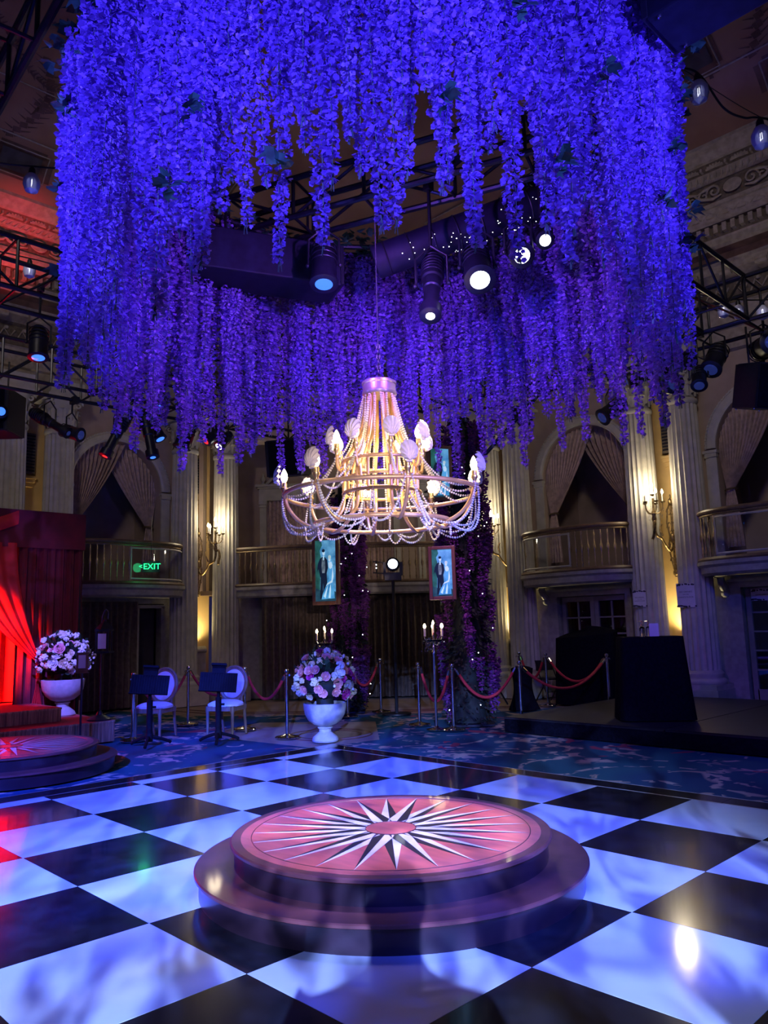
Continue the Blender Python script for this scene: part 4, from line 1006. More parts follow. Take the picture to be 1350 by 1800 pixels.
truss((-2.6, -.75, 5.16), (.55, -.95, 5.16), 'black truss piece above the flower ring at the top left corner', .4)
truss((-2.3, 1.5, 4.95), (.75, 2.7, 4.95), 'black truss spanning the inside of the flower ring', .34)
for x, y in ((-4.5, .5), (-4.5, 5.5), (-7.2, 3), (-.1, 6.85), (2.2, 6.85)): pass

# --- boxes, speakers, duct
def black_box(loc, d, rz, label, cat='black box', tilt=0.0, name='projector_box', grille=False):
    t = thing(name, label, cat, loc, rz)
    m = M4.Rotation(tilt, 4, 'X'); b = MB(); b.box((0, 0, 0), d, m); o = obj('body', b, mt['black_box'], t, False)
    bv = o.modifiers.new('edge', 'BEVEL'); bv.width = .012; bv.segments = 2
    for sx in (-1, 1):
        b = MB(); b.box((sx*d[0]/2, 0, 0), (.03, d[1]+.02, d[2]*.96), m); obj('edge_trim', b, mt['black_metal'], t, False)
        for sy in (-1, 1): k = MB(); k.ball((sx*d[0]*.46, sy*d[1]*.42, -d[2]/2), .012, 6, 4, m); obj('screw', k, mt['chrome'], t)
    if grille: b = MB(); b.box((0, -d[1]/2-.008, 0), (d[0]*.86, .02, d[2]*.9), m); obj('grille', b, mt['black_cloth'], t, False)
    b = MB()
    for sx in (-1, 1): b.tube([(sx*d[0]*.3, 0, d[2]/2), (sx*d[0]*.3, 0, d[2]/2+.45)], .012, 6)
    obj('hanging_bracket', b, mt['black_metal'], t); return t
black_box((2.377, 1.482, 4.756), (1.5, .35, .4), CAMZ-.8, 'big black projector box hanging at the top right corner')
black_box((-1.95, 1.55, 4.62), (1.20, .42, .36), CAMZ+.38, 'large black box hanging inside the flower ring at its left')
black_box((-8.25, 1.38, 4.66), (.62, .5, .62), CAMZ, 'black loudspeaker cabinet hung at the left edge above the booth', 'loudspeaker', 0, 'loudspeaker', True)
black_box((-7.12, 5.70, 4.40), (.62, .35, .62), CAMZ-.3, 'black loudspeaker hung behind the left strands near the gallery', 'loudspeaker', .15, 'loudspeaker', True)
black_box((.05, 7.0, 4.16), (.36, .34, .52), CAMZ+.3, 'tilted black loudspeaker at the right edge below the truss', 'loudspeaker', .25, 'loudspeaker', True)
t = thing('duct', 'black tube with painted glints inside the flower ring above the stage lights', 'duct', (-1.20, 2.1, 4.55))
e = V((1.35, 1.15, .55)); m = fromto((0, 0, 0), e); Ld = e.length
b = MB(); b.lathe([(.0, 0), (.13, 0), (.14, .02), (.14, Ld-.02), (.13, Ld), (0, Ld)], 28, mtx=m); obj('tube', b, mt['black_box'], t)
b = MB()
for k in range(9): b.torus(.142, .007, (0, 0, Ld*(k+.5)/9), 28, 5, m)
obj('tube_rib', b, mt['black_metal'], t)
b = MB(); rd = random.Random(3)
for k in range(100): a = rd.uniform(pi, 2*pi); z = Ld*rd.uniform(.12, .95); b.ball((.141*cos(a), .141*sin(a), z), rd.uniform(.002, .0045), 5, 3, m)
obj('painted_glints', b, mt['lens_white'], t, kind='stuff')  # glowing dots stand in for light glinting off the tube
t = thing('rigging_pipe', 'long slanting black pipe in front of the columns right of the flower ring', 'pipe', (-3.93, 6.74, 3.88))
b = MB(); b.tube([(0, 0, 0), (1.08, 0.11, .83)], .03, 8); obj('pipe', b, mt['truss'], t); b = MB(); b.box((1.08, .0, .90), (.10, .34, .12)); obj('clamp', b, mt['black_metal'], t)

# --- festoon bulbs
def bulb_mesh():
    pass
bg = MB(); bg.lathe([(.014, -.04), (.034, -.055), (.052, -.09), (.054, -.125), (.040, -.165), (0, -.185)], 16); BG = bg.mesh('glass_globe', mt['bulb'])
bc = MB(); bc.lathe([(.0, .0), (.012, .0), (.020, -.015), (.024, -.05), (.0, -.052)], 12); BC = bc.mesh('bulb_cap', mt['black_metal'])
bf = MB(); bf.tube([(.008, 0, -.055), (.010, 0, -.11), (-.010, 0, -.12), (-.008, 0, -.055)], .0035, 5); BF = bf.mesh('filament', mt['lens_white'])
def festoon(loc, label):
    t = thing('festoon_bulb', label, 'light bulb', loc, 0, 'unlit festoon bulbs on black cable')
    obj('bulb_cap', BC, None, t); g = obj('glass_globe', BG, None, t); obj('filament', BF, None, g); t.scale = (1.28,)*3; return t
FB = [((-3.11, -.01, 5.42), 'festoon bulb hanging in front of the ceiling left of the flower ring'), ((-5.68, .89, 5.86), 'festoon bulb hanging just over the left truss'),
      ((1.22, 2.98, 5.36), 'festoon bulb hanging under the big projector box at the top right'), ((1.49, 3.32, 5.03), 'festoon bulb at the right edge, lower than the one by the projector box'),
      ((-.14, 6.67, 5.19), 'leftmost of three festoon bulbs beside the right truss corner'), ((-.02, 6.80, 5.17), 'middle of three festoon bulbs beside the right truss corner'), ((.17, 7.0, 5.16), 'rightmost of three festoon bulbs beside the right truss corner')]
for l, s in FB: festoon(l, s)
def cable(pts, label, r=.008):
    P = spline(pts, 8); c = P[0]; b = MB(); b.tube([p-c for p in P], r, 5); o = obj('cable', b, mt['cable']); o.location = c; tag(o, label, 'cable')
cable([(-3.6, -.6, 5.62), (-3.3, -.25, 5.46), (-3.11, -.01, 5.43), (-2.7, .2, 5.30), (-2.35, .45, 5.26)], 'black festoon cable sagging across the ceiling at the left')
cable([(-6.3, .2, 6.1), (-5.68, .89, 5.87), (-5.3, 1.4, 5.75), (-4.9, 1.9, 5.95)], 'black festoon cable over the left truss')
cable([(.6, 2.2, 5.75), (1.05, 2.8, 5.45), (1.22, 2.98, 5.37), (1.33, 3.1, 5.10), (1.42, 3.22, 5.03), (1.49, 3.32, 5.04), (1.7, 3.6, 5.0)], 'black festoon cable sagging at the top right')
cable([(1.15, 2.9, 5.40), (1.49, 3.32, 5.05), (1.8, 3.7, 4.9)], 'thin taut support wire beside the top right bulbs', .003)
cable([(-.5, 6.3, 5.3), (-.14, 6.67, 5.2), (-.02, 6.8, 5.18), (.17, 7.0, 5.17), (.6, 7.5, 5.2)], 'black festoon cable at the right truss corner')

# --- wall sconces
def sconce(loc, rz, label):
    t = thing('wall_sconce', label, 'sconce', loc, rz)
    b = MB()                     # pierced back plate
    for s in (-1, 1):
        for z0, sc_ in ((3.55, 1.0), (3.25, 1.25), (2.92, 1.1), (2.62, .8)):
            b.tube([(s*(.045+.045*sc_*cos(k*.55)*(1-k/17)), 0, z0+.10*sc_*sin(k*.55)*(1-k/17)) for k in range(15)], [.014*(1-k/22) for k in range(15)], 6)
        b.tube([(s*.02, 0, 3.72), (s*.07, 0, 3.6), (s*.10, 0, 3.35), (s*.06, 0, 3.1), (s*.09, 0, 2.85), (s*.05, 0, 2.6), (s*.02, 0, 2.45)], .014, 6)
    b.tube([(0, 0, 2.32), (0, .01, 3.78)], .02, 6)
    b.ball((0, -.02, 3.74), (.04, .03, .07), 8, 6); b.ball((0, -.03, 3.05), (.055, .05, .10), 8, 6); b.ball((0, -.01, 2.40), (.05, .03, .06), 8, 6); b.ball((0, 0, 3.84), (.02, .02, .05), 6, 5); obj('back_plate', b, mt['bronze'], t)
    b = MB(); b.tube(spline([(0, -.02, 2.86), (0, -.16, 2.80), (0, -.34, 2.90), (0, -.48, 3.02), (0, -.64, 3.06), (0, -.72, 3.20), (0, -.70, 3.34)]), .024, 8)
    b.tube(spline([(0, -.7, 3.28), (.04, -.76, 3.30), (.05, -.80, 3.18), (.02, -.80, 3.05), (0, -.82, 2.98)]), .026, 8)
    b.tube(spline([(0, -.42, 3.07), (-.05, -.40, 3.2), (-.03, -.36, 3.3)]), .016, 6)
    b.lathe([(.0, 3.28), (.03, 3.30), (.045, 3.36), (.03, 3.42), (.05, 3.46), (.02, 3.52), (.02, 3.74), (0, 3.75)], 12, (0, -.7, 0)); obj('branch', b, mt['bronze'], t)
    C0 = V((0, -.7, 0))
    for k in range(6):
        if k < 5: a = 2*pi*k/5+.5; p = C0+V((.17*cos(a), .17*sin(a), 3.66))
        else: a = 0; p = C0+V((0, 0, 3.80))
        b = MB()
        if k < 5: b.tube(spline([C0+V((0, 0, 3.48)), C0+V((.08*cos(a), .08*sin(a), 3.46)), C0+V((.15*cos(a), .15*sin(a), 3.53)), p]), .009, 6)
        b.lathe([(.01, -.02), (.04, .0), (.045, .015), (.012, .02)], 10, tuple(p)); ar = obj('candle_arm', b, mt['bronze'], t)
        c = MB(); c.lathe([(.012, .01), (.012, .15), (.0, .15)], 8, tuple(p)); obj('candle_sleeve', c, mt['candle'], ar)
        f = MB(); f.lathe([(.008, .15), (.024, .175), (.022, .20), (.010, .235), (0, .25)], 10, tuple(p)); obj('lit_bulb', f, mt['flame'], ar)
    b = MB(); rq = random.Random(2)
    for k in range(34): a = rq.uniform(0, 6.28); r = rq.uniform(.05, .2); b.ball((r*cos(a), -.7+r*sin(a), rq.uniform(3.34, 3.62)), (.006, .006, .02), 5, 4)
    obj('crystal_drops', b, mt['glass'], t, kind='stuff')
    MM = M4.Translation(V(loc)) @ rotz(rz); point('sconce_glow', MM @ V((0, -.74, 3.95)), (1.0, .84, .56), 40, .14)
sconce((-3.43, 11.93, 0), 0, 'lit bronze candle sconce between the two columns with signs')
sconce((-7.18, 11.93, 0), 0, 'lit bronze candle sconce partly behind the right side of the chandelier')
sconce((-12.33, 7.12, 0), R_(90), 'lit bronze candle sconce left of the chandelier')

# --- exit sign
t = thing('exit_sign', 'green glowing exit sign hanging behind the left balcony rail', 'sign', (-11.30, 5.42, 0), CAMZ+.25)
b = MB(); b.box((0, 0, 2.86), (.34, .05, .22)); obj('housing', b, mt['black_metal'], t, False)
def text(body, size, m, parent, loc, name='lettering', ext=.004, rot=(pi/2, 0, 0)):
    c = bpy.data.curves.new(name, 'FONT'); c.body = body; c.size = size; c.align_x = 'CENTER'; c.align_y = 'CENTER'; c.extrude = ext; c.materials.append(m); c.resolution_u = 3
    q = bpy.data.objects.new(name, c); COL.objects.link(q); dg = bpy.context.evaluated_depsgraph_get()
    me = bpy.data.meshes.new_from_object(q.evaluated_get(dg)); bpy.data.objects.remove(q)
    if not me.materials: me.materials.append(m)
    return obj(name, me, None, parent, loc=loc, rot=rot)
text('EXIT', .165, mt['exit'], t, (.02, -.032, 2.86)); text('<', .13, mt['exit'], t, (-.195, -.032, 2.86), 'arrow')
b = MB(); b.tube([(0, 0, 2.97), (0, 0, 3.9)], .006, 5); obj('hanger', b, mt['black_metal'], t)
point('exit_glow', (-11.15, 5.30, 2.86), (.05, 1, .3), 1.2, .1)

# --- signs on the columns
def card(loc, rz, w_, h_, lines, label):
    t = thing('wall_sign', label, 'sign', loc, rz)
    b = MB(); b.box((0, 0, 0), (w_, .012, h_)); obj('card', b, mt['paper'], t, False)
    for s, z, tx in lines: text(tx, s, mt['ink'], t, (0, -.0075, z), 'lettering', .0008)
    b = MB(); rq = random.Random(8)
    for sz in (-1, 1):
        for k in range(16):
            x = (rq.random()-.5)*w_*1.02; b.ball((x, -.008, sz*(h_/2-.012-.02*rq.random()*abs(x)/w_*3)), (.018, .003, .014), 7, 4)
    obj('floral_border', b, mt['ink'], t, kind='stuff'); return t
card((-3.86, 11.285, 1.93), .35, .23, .31, ((.030, .02, 'NO DRINKS'), (.020, -.015, 'ON THE'), (.026, -.045, 'DANCE FLOOR')), 'smaller pale printed sign on the column left of the lit niche')
card((-2.98, 11.285, 1.95), .35, .30, .42, ((.040, .06, 'NO DRINKS'), (.026, .015, 'ON THE'), (.036, -.035, 'DANCE FLOOR')), 'larger pale printed sign on the column right of the lit niche')
card((-2.0, 12.07, 1.92), 0, .32, .20, ((.03, .0, 'RESTROOMS'),), 'pale sign taped inside the glass of the far right door')

# --- portrait screens and flowering columns
def portrait(loc, rz, w_, h_, label, tiltx=0.0):
    t = thing('portrait_screen', label, 'screen', loc, rz)
    fr = .055*w_/.5+.02; b = MB()
    for s in (-1, 1): b.box((s*(w_/2+fr/2), 0, 0), (fr, .07, h_+2*fr)); b.box((0, 0, s*(h_/2+fr/2)), (w_, .07, fr))
    b.box((0, .03, 0), (w_+fr, .03, h_+fr)); o = obj('frame', b, mt['wood'], t, False); bv = o.modifiers.new('edge', 'BEVEL'); bv.width = .008; bv.segments = 2
    P = obj('display', MB().box((0, -.012, 0), (w_, .02, h_)), PM['sky'], t, False)
    def poly(nm, m, pts, z):
        b = MB(); b.prism([(x*w_, y*h_) for x, y in pts], 0, .0015); b.v = [(x, -.0235-z*.0016-zz, y) for x, y, zz in b.v]; obj(nm, b, PM[m], P, False)
    def ell(cx, cy, rx, ry, n=14): return [(cx+rx*cos(2*pi*i/n), cy+ry*sin(2*pi*i/n)) for i in range(n)]
    poly('painted_tree', 'tree', [(-.5, -.5), (-.5, .5), (-.2, .5), (-.16, .42), (-.28, .33), (-.22, .22), (-.34, .1), (-.26, -.1), (-.3, -.5)], 0)
    poly('painted_ground', 'ground', [(-.5, -.5), (.5, -.5), (.5, -.36), (.2, -.30), (-.2, -.33), (-.5, -.28)], 1)
    poly('painted_coat', 'coat', [(-.42, -.02), (-.36, .12), (-.26, .20), (-.10, .235), (-.02, .22), (.10, .17), (.13, .05), (.06, -.05), (.08, -.2), (.02, -.46), (-.10, -.46), (-.12, -.2), (-.16, -.46), (-.28, -.46), (-.24, -.12), (-.34, .03)], 2)
    poly('painted_waistcoat', 'vest', [(-.16, .2), (-.02, .2), (.0, .05), (-.04, -.04), (-.16, -.04), (-.19, .06)], 3)
    poly('painted_head', 'skin', ell(-.075, .295, .062, .048), 3); poly('painted_hair', 'coat', ell(-.085, .328, .075, .028), 4)
    poly('painted_collar', 'white', [(-.12, .24), (-.04, .24), (-.06, .17), (-.10, .17)], 4)
    poly('painted_gown', 'gown', [(.16, .08), (.32, .07), (.36, -.05), (.30, -.17), (.42, -.30), (.44, -.46), (-.20, -.47), (-.14, -.38), (.02, -.26), (.14, -.16), (.17, -.05)], 5)
    poly('painted_arm', 'skin', [(.36, .05), (.40, -.10), (.34, -.20), (.10, -.235), (.02, -.26), (.10, -.21), (.30, -.165), (.32, -.08)], 6)
    poly('painted_bust', 'skin', [(.16, .13), (.30, .14), (.36, .08), (.33, .04), (.24, .02), (.17, .05)], 6); poly('painted_head', 'skin', ell(.215, .185, .055, .045), 7); poly('painted_hair', 'blonde', ell(.225, .215, .072, .035), 8)
    poly('painted_folds', 'white', [(-.1, -.42), (.05, -.30), (.12, -.24), (.08, -.33), (.0, -.45)], 6); poly('painted_folds', 'white', [(.14, -.45), (.2, -.3), (.26, -.22), (.27, -.32), (.24, -.45)], 6)
    b = MB(); b.tube([(0, .04, h_*.3), (0, .62, h_*.34)], .02, 6); obj('bracket', b, mt['black_metal'], t); b = MB(); b.tube([(0, .04, -h_*.3), (0, .62, -h_*.26)], .02, 6); obj('bracket', b, mt['black_metal'], t)
    return t
PM = {}
def pm(n, c, c2=None, s=1.0):
    m = mat('screen_'+n, c, .3, col2=c2, scale=7, detail=5); b = m.node_tree.nodes['Principled BSDF']
    src = b.inputs['Base Color'].links[0].from_socket if c2 else None
    if src: m.node_tree.links.new(src, b.inputs['Emission Color'])
    else: b.inputs['Emission Color'].default_value = (*c, 1)
    b.inputs['Emission Strength'].default_value = s; b.inputs['Specular IOR Level'].default_value = .1; PM[n] = m
pm('sky', (.03, .17, .36), (.14, .42, .62), .75); pm('tree', (.010, .05, .045), (.02, .11, .10)); pm('ground', (.008, .03, .05), (.02, .07, .10)); pm('coat', (.006, .012, .03)); pm('vest', (.03, .05, .07), (.16, .22, .26)); pm('skin', (.42, .60, .72)); pm('white', (.40, .64, .78)); pm('gown', (.03, .19, .40), (.10, .38, .64)); pm('blonde', (.36, .48, .48))
def flower_column(x, y, h_, rad, label, seed):
    t = thing('flowering_column', label, 'flower column', (x, y, 0)); rq = random.Random(seed)
    b = MB(); b.lathe([(0, 0), (rad*1.2, 0), (rad*1.2, .03), (0, .03)], 4); obj('base_plate', b, mt['black_box'], t, False)
    b = MB(); b.lathe([(.06, .03), (.06, h_)], 10); obj('core_post', b, mt['black_metal'], t)
    b = MB()
    for k in range(2600):
        a = rq.uniform(0, 6.28); z = .05+(h_-.1)*rq.random(); r = rad*(.50+.4*rq.random())*(1.15-.25*z/h_)
        m = M4.Translation(V((r*cos(a), r*sin(a), z))) @ M4.Rotation(a, 4, 'Z') @ M4.Rotation(rq.uniform(-1.3, 1.3), 4, 'X') @ M4.Rotation(rq.uniform(.2, 1.5), 4, 'Y') @ M4.Scale(rq.uniform(.7, 1.3), 4)
        b.add([(0, 0, 0), (.04, -.025, .0), (.085, 0, .01), (.04, .025, 0)], [(0, 1, 2, 3)], m)
    obj('ivy_foliage', b, mt['bush'], t, False, kind='stuff')
    b = MB(); b.lathe([(rad*.62, .04), (rad*.5, h_*.5), (rad*.45, h_)], 16); obj('greenery_mat', b, mt['bush'], t)
    for k in range(92):
        a = rq.uniform(0, 6.28); z = h_*(.12+.88*rq.random()); L = rq.choice((0, 1)); r = rad*(.80+.25*rq.random())*(1.12-.2*z/h_)
        o = obj('flower_strand', DKS[rq.randrange(3)], None, t, loc=(r*cos(a), r*sin(a), z), rot=(0, 0, a)); s = rq.uniform(.8, 1.25); o.scale = (1.1, 1.1, s*min(1, z/.75))
    for k in range(44):
        a = rq.uniform(0, 6.28); z = .15+(h_-.2)*rq.random(); r = rad*1.16*(1.1-.2*z/h_); obj('fairy_light', FL, None, t, loc=(r*cos(a), r*sin(a), z))
    return t
DKS = [strand_mesh('flower_strand', .62, .06, .045, .035, ('petal_dk', 'stem')) for _ in range(3)]
b = MB(); b.ball((0, 0, 0), .009, 6, 4); FL = b.mesh('fairy_light', mt['fairy'])
flower_column(-7.88, 7.66, 4.2, .34, 'slimmer flowering column with fairy lights behind the pink bouquet urn', 1)
flower_column(-4.86, 7.50, 4.9, .40, 'tall flowering column with fairy lights beside the crystal candelabra', 2)
spot('column_purple', (-3.4, 5.2, 4.8), (-4.88, 7.46, 1.5), (.85, .35, 1.0), 320, 30, .8, .05)
portrait((-7.32, 6.67, 2.545), CAMZ-.40, .40, 1.07, 'portrait screen left of the moving head lantern, on the slimmer flowering column')
portrait((-4.58, 6.64, 2.32), CAMZ-.22, .30, .70, 'portrait screen right of the moving head lantern, on the tall flowering column')
portrait((-4.84, 6.96, 3.93), CAMZ+.35, .31, .78, 'upper portrait screen half hidden behind the right of the chandelier')
# moving head lantern between the columns
t = thing('moving_head_light', 'moving head light with a dazzling white lens between two portrait screens', 'stage light', (-6.82, 7.83, 0), CAMZ)
b = MB(); b.lathe([(.09, -.16), (.12, -.12), (.13, .0), (.12, .09), (.105, .10)], 20, mtx=M4.Translation(V((0, 0, 2.66))) @ M4.Rotation(R_(90), 4, 'X')); obj('head', b, mt['body'], t)
b = MB(); b.lathe([(.088, .104), (.06, .112), (0, .116)], 20, mtx=M4.Translation(V((0, 0, 2.66))) @ M4.Rotation(R_(90), 4, 'X')); obj('lens', b, mt['lens_hot'], t)
b = MB(); b.box((0, .05, 2.44), (.30, .24, .14)); b.box((-.15, .05, 2.58), (.05, .12, .24)); b.box((.15, .05, 2.58), (.05, .12, .24)); obj('base_and_yoke', b, mt['body'], t, False)
b = MB(); b.tube([(0, .05, .02), (0, .05, 2.40)], .03, 8); b.lathe([(.0, 0), (.26, 0), (.26, .02), (.0, .02)], 24, (0, .05, 0)); obj('stand', b, mt['black_metal'], t)
for z in (2.66, 2.60): b = MB(); b.ball((-.30, 0, z), .012, 6, 4); obj('indicator_light', b, mt['fairy'], t)
b = MB(); b.tube([(-.15, .05, 2.70), (-.36, .02, 2.72)], .012, 5); b.tube([(-.15, .05, 2.50), (-.36, .02, 2.52)], .012, 5); b.tube([(-.30, .02, 2.5), (-.30, .02, 2.74)], .012, 5); obj('side_bracket', b, mt['black_metal'], t)

# --- stanchions and ropes
def stanchion_mesh():
    d = {}
    b = MB(); b.lathe([(.0, 0), (.17, 0), (.175, .012), (.165, .025), (.05, .045), (.03, .06), (.0, .06)], 28); d['base'] = b.mesh('base', mt['chrome'])
    b = MB(); b.lathe([(.024, .05), (.024, .86), (.030, .865), (.030, .875), (.022, .88)], 16); d['post'] = b.mesh('post', mt['chrome'])
    b = MB(); b.lathe([(.022, .88), (.04, .885), (.04, .90), (.016, .905), (.016, .915), (.03, .925), (.036, .945), (.03, .965), (.0, .978)], 16); d['finial'] = b.mesh('finial', mt['chrome'])
    b = MB()
    for k in range(4): a = k*pi/2; b.tube([(.022*cos(a), .022*sin(a), .89), (.055*cos(a), .055*sin(a), .895), (.065*cos(a), .065*sin(a), .87)], .006, 5)
    d['hook_ring'] = b.mesh('hook_ring', mt['chrome']); return d
STM = stanchion_mesh()
ST = {1: (-7.72, 3.30), 2: (-8.78, 4.82), 3: (-7.37, 5.00), 4: (-6.07, 4.84), 5: (-7.30, 7.10), 6: (-7.32, 7.93), 7: (-5.44, 6.95), 8: (-4.62, 6.82), 9: (-4.06, 7.74), 10: (-6.25, 10.75), 11: (-5.39, 10.40), 12: (-4.08, 10.35)}
SL = {1: 'steel rope stanchion at the right end of the red carpeted steps', 2: 'steel rope stanchion behind and between the two oval back chairs', 3: 'steel rope stanchion just right of the second oval back chair', 4: 'steel rope stanchion left of the pink bouquet urn', 5: 'steel rope stanchion hidden behind the pink bouquet urn', 6: 'steel rope stanchion right of the slimmer flowering column', 7: 'steel rope stanchion left of the candelabra by the tall flowering column', 8: 'steel rope stanchion in front of the tall flowering column', 9: 'steel rope stanchion at the rear left corner of the black stage', 10: 'farthest steel rope stanchion, by the folding chair', 11: 'steel rope stanchion in front of the folding chair', 12: 'steel rope stanchion behind the black stage beside the clothed table'}
for k, (x, y) in ST.items():
    t = thing('stanchion', SL[k], 'stanchion', (x, y, 0), .4*k, 'steel stanchions round the hall')
    for nm, me in STM.items(): obj(nm, me, None, t)
def rope(a, c, sag, label):
    p = V((*ST[a], .87)); q = V((*ST[c], .87)); d = (q-p).normalized(); p = p+d*.07; q = q-d*.07
    t = thing('velvet_rope', label, 'rope', p, 0, 'red velvet ropes between stanchions')
    pts = [((q-p)*(i/24)) - V((0, 0, sag*4*(i/24)*(1-i/24))) for i in range(25)]
    b = MB(); b.tube(pts[1:-1], .022, 8); obj('rope', b, mt['rope'], t)
    for e in (0, -1):
        b = MB(); b.tube([pts[e], pts[1 if e == 0 else -2]], .024, 8); b.ball(tuple(pts[e]), .018, 6, 4); obj('hook_end', b, mt['chrome'], t)
rope(1, 2, .40, 'red velvet rope passing behind the first oval back chair'); rope(2, 3, .36, 'red velvet rope behind the second oval back chair'); rope(3, 4, .36, 'red velvet rope left of the pink bouquet urn')
rope(5, 6, .36, 'red velvet rope right of the pink bouquet urn'); rope(7, 8, .48, 'red velvet rope in front of the tall flowering column'); rope(8, 9, .42, 'red velvet rope from the tall flowering column to the stage corner')
rope(9, 12, .40, 'red velvet rope along the left edge of the black stage'); rope(10, 11, .38, 'red velvet rope across the folding chair'); rope(11, 12, .40, 'red velvet rope in front of the covered equipment')

# --- oval back chairs
def oval_chair(x, y, rz, label):
    t = thing('oval_back_chair', label, 'chair', (x, y, 0), rz, 'white oval back chairs')
    m = M4.Translation(V((0, .20, .74))) @ M4.Rotation(R_(-10), 4, 'X')
    E_ = lambda sx, sz, n=40: [(sx*cos(2*pi*i/n), 0, sz*sin(2*pi*i/n)) for i in range(n)]
    b = MB(); b.tube(E_(.222, .255), .024, 8, True, m); b.tube(E_(.196, .228), .010, 6, True, m @ M4.Translation(V((0, -.012, 0)))); obj('back_frame', b, mt['chair_wood'], t)
    b = MB(); b.ball((0, 0, 0), (.198, .028, .230), 32, 12, m); obj('back_cushion', b, mt['upholstery'], t)
    b = MB()
    for s in (-1, 1): b.tube([(s*.15, .175, .44), (s*.155, .165, .55)], .02, 6)
    obj('back_support', b, mt['chair_wood'], t)
    def seat(u, v):
        a = u*2*pi; wx = .245-.02*sin(a); c, s_ = cos(a), sin(a); q = (abs(c)**3.2+abs(s_)**3.2)**(-1/3.2); z = .465+.052*(1-v**4); return (wx*c*q*v, -.02+.225*s_*q*v, z)
    b = MB(); b.grid(seat, 40, 8); b.grid(lambda u, v: (seat(u, 1)[0], seat(u, 1)[1], .465-.03*v), 40, 2); obj('seat_cushion', b, mt['upholstery'], t, ang=1.2)
    b = MB()
    for s in (-1, 1): b.box((s*.215, -.02, .405), (.03, .40, .07)); b.box((0, -.02+s*.205, .405), (.42, .03, .07))
    obj('seat_frame', b, mt['chair_wood'], t, False)
    for sx in (-1, 1):
        b = MB(); b.lathe([(.016, 0), (.018, .03), (.026, .34), (.032, .36), (.030, .44)], 10, (sx*.205, -.215, 0)); obj('leg', b, mt['chair_wood'], t)
        b = MB(); b.tube([(sx*.19, .25, 0), (sx*.195, .19, .25), (sx*.195, .17, .44)], [.017, .022, .026], 8); obj('leg', b, mt['chair_wood'], t)
    return t
oval_chair(-7.80, 3.71, CAMZ-.30, 'white oval back chair nearer the red steps, behind the left music stand')
oval_chair(-7.10, 4.50, CAMZ-.30, 'white oval back chair behind the right music stand')

# --- music stands
def music_stand(x, y, rz, label):
    t = thing('music_stand', label, 'music stand', (x, y, 0), rz, 'black orchestra music stands')
    b = MB(); b.tube([(0, 0, .10), (0, 0, .62)], .042, 12); b.tube([(0, 0, .6), (0, 0, .80)], .024, 10); b.lathe([(.05, .06), (.05, .16), (.042, .17)], 12); obj('column', b, mt['matte'], t)
    for k in range(3):
        a = k*2*pi/3-pi/2; b = MB(); b.tube(spline([(.03*cos(a), .03*sin(a), .12), (.15*cos(a), .15*sin(a), .09), (.27*cos(a), .27*sin(a), .045), (.31*cos(a), .31*sin(a), .02)]), .022, 8); obj('leg', b, mt['matte'], t)
    m = M4.Translation(V((0, -.03, .83))) @ M4.Rotation(R_(-18), 4, 'X') @ M4.Rotation(R_(4), 4, 'Y')
    b = MB(); b.box((0, 0, 0), (.52, .012, .27), m); b.box((0, -.03, -.135), (.52, .06, .012), m); dk = obj('desk', b, mt['matte'], t, False)
    for k in range(15): s = MB(); s.box((-.238+k*.034, -.011, 0), (.013, .012, .25), m); obj('desk_rib', s, mt['matte'], dk, False)
    b = MB(); b.box((-.01, .01, .19), (.19, .05, .13), m); b.box((-.01, -.01, .245), (.21, .09, .03), m); obj('stand_lamp', b, mt['matte'], t, False)
    k = MB(); k.tube([(.04, 0, .52), (.085, 0, .52)], .016, 8); obj('knob', k, mt['matte'], t); return t
music_stand(-7.05, 3.21, CAMZ+.12, 'black ribbed music stand in front of the left oval back chair'); music_stand(-6.52, 3.98, CAMZ+.12, 'black ribbed music stand in front of the right oval back chair')

# --- urns and bouquets
def urn(loc, label, s=1.0):
    t = thing('urn', label, 'urn', loc)
    b = MB(); b.lathe([(.0, 0), (.175, 0), (.185, .02), (.17, .06), (.12, .10), (.085, .13), (.085, .17), (.105, .18), (.105, .195), (.085, .205)], 40); obj('foot', b, mt['urn'], t)
    b = MB(); b.lathe([(.07, .20), (.16, .23), (.235, .29), (.28, .37), (.295, .45), (.30, .515), (.285, .52), (.275, .45), (.24, .36), (.0, .34)], 48); obj('bowl', b, mt['urn'], t)
    b = MB(); b.lathe([(.0, .30), (.12, .34), (.12, .60), (.0, .60)], 20); obj('foam_block', b, mt['bush'], t); t.scale = (s, s, s); return t
def rose(nm, r, m, rq):
    b = MB()
    for L, (n, rad, tilt) in enumerate(((5, 1.0, 1.0), (5, .8, .7), (4, .55, .4), (3, .3, .15))):
        for i in range(n):
            a = 2*pi*i/n+L*.6+rq.uniform(-.1, .1)
            def fn(u, v, a=a, rad=rad, tilt=tilt):
                w_ = (u-.5)*2*(.62*rad)*sin(pi*(.15+.7*v)); out = rad*(.25+.75*v*sin(tilt)+.1*v*v); z = .75*v*cos(tilt*.8)-.25*L*.0+.1*(w_*w_)
                return (r*(out*cos(a)-w_*sin(a)), r*(out*sin(a)+w_*cos(a)), r*(z-.25))
            b.grid(fn, 3, 3)
    b.ball((0, 0, -.1*r), (.5*r, .5*r, .4*r), 8, 5); return b.mesh(nm, m)
rr_ = random.Random(21)
ROSE = {k: [rose('rose', .074, mt[k], rr_) for _ in range(2)] for k in ('f_white', 'f_pink', 'f_mag', 'f_cream')}
def pom(nm, r, m):
    b = MB(); rq = random.Random(4)
    for _ in range(22): d = V((rq.gauss(0, 1), rq.gauss(0, 1), abs(rq.gauss(0, 1)))).normalized(); b.ball(tuple(d*r*.7), r*.38, 6, 4)
    return b.mesh(nm, m)
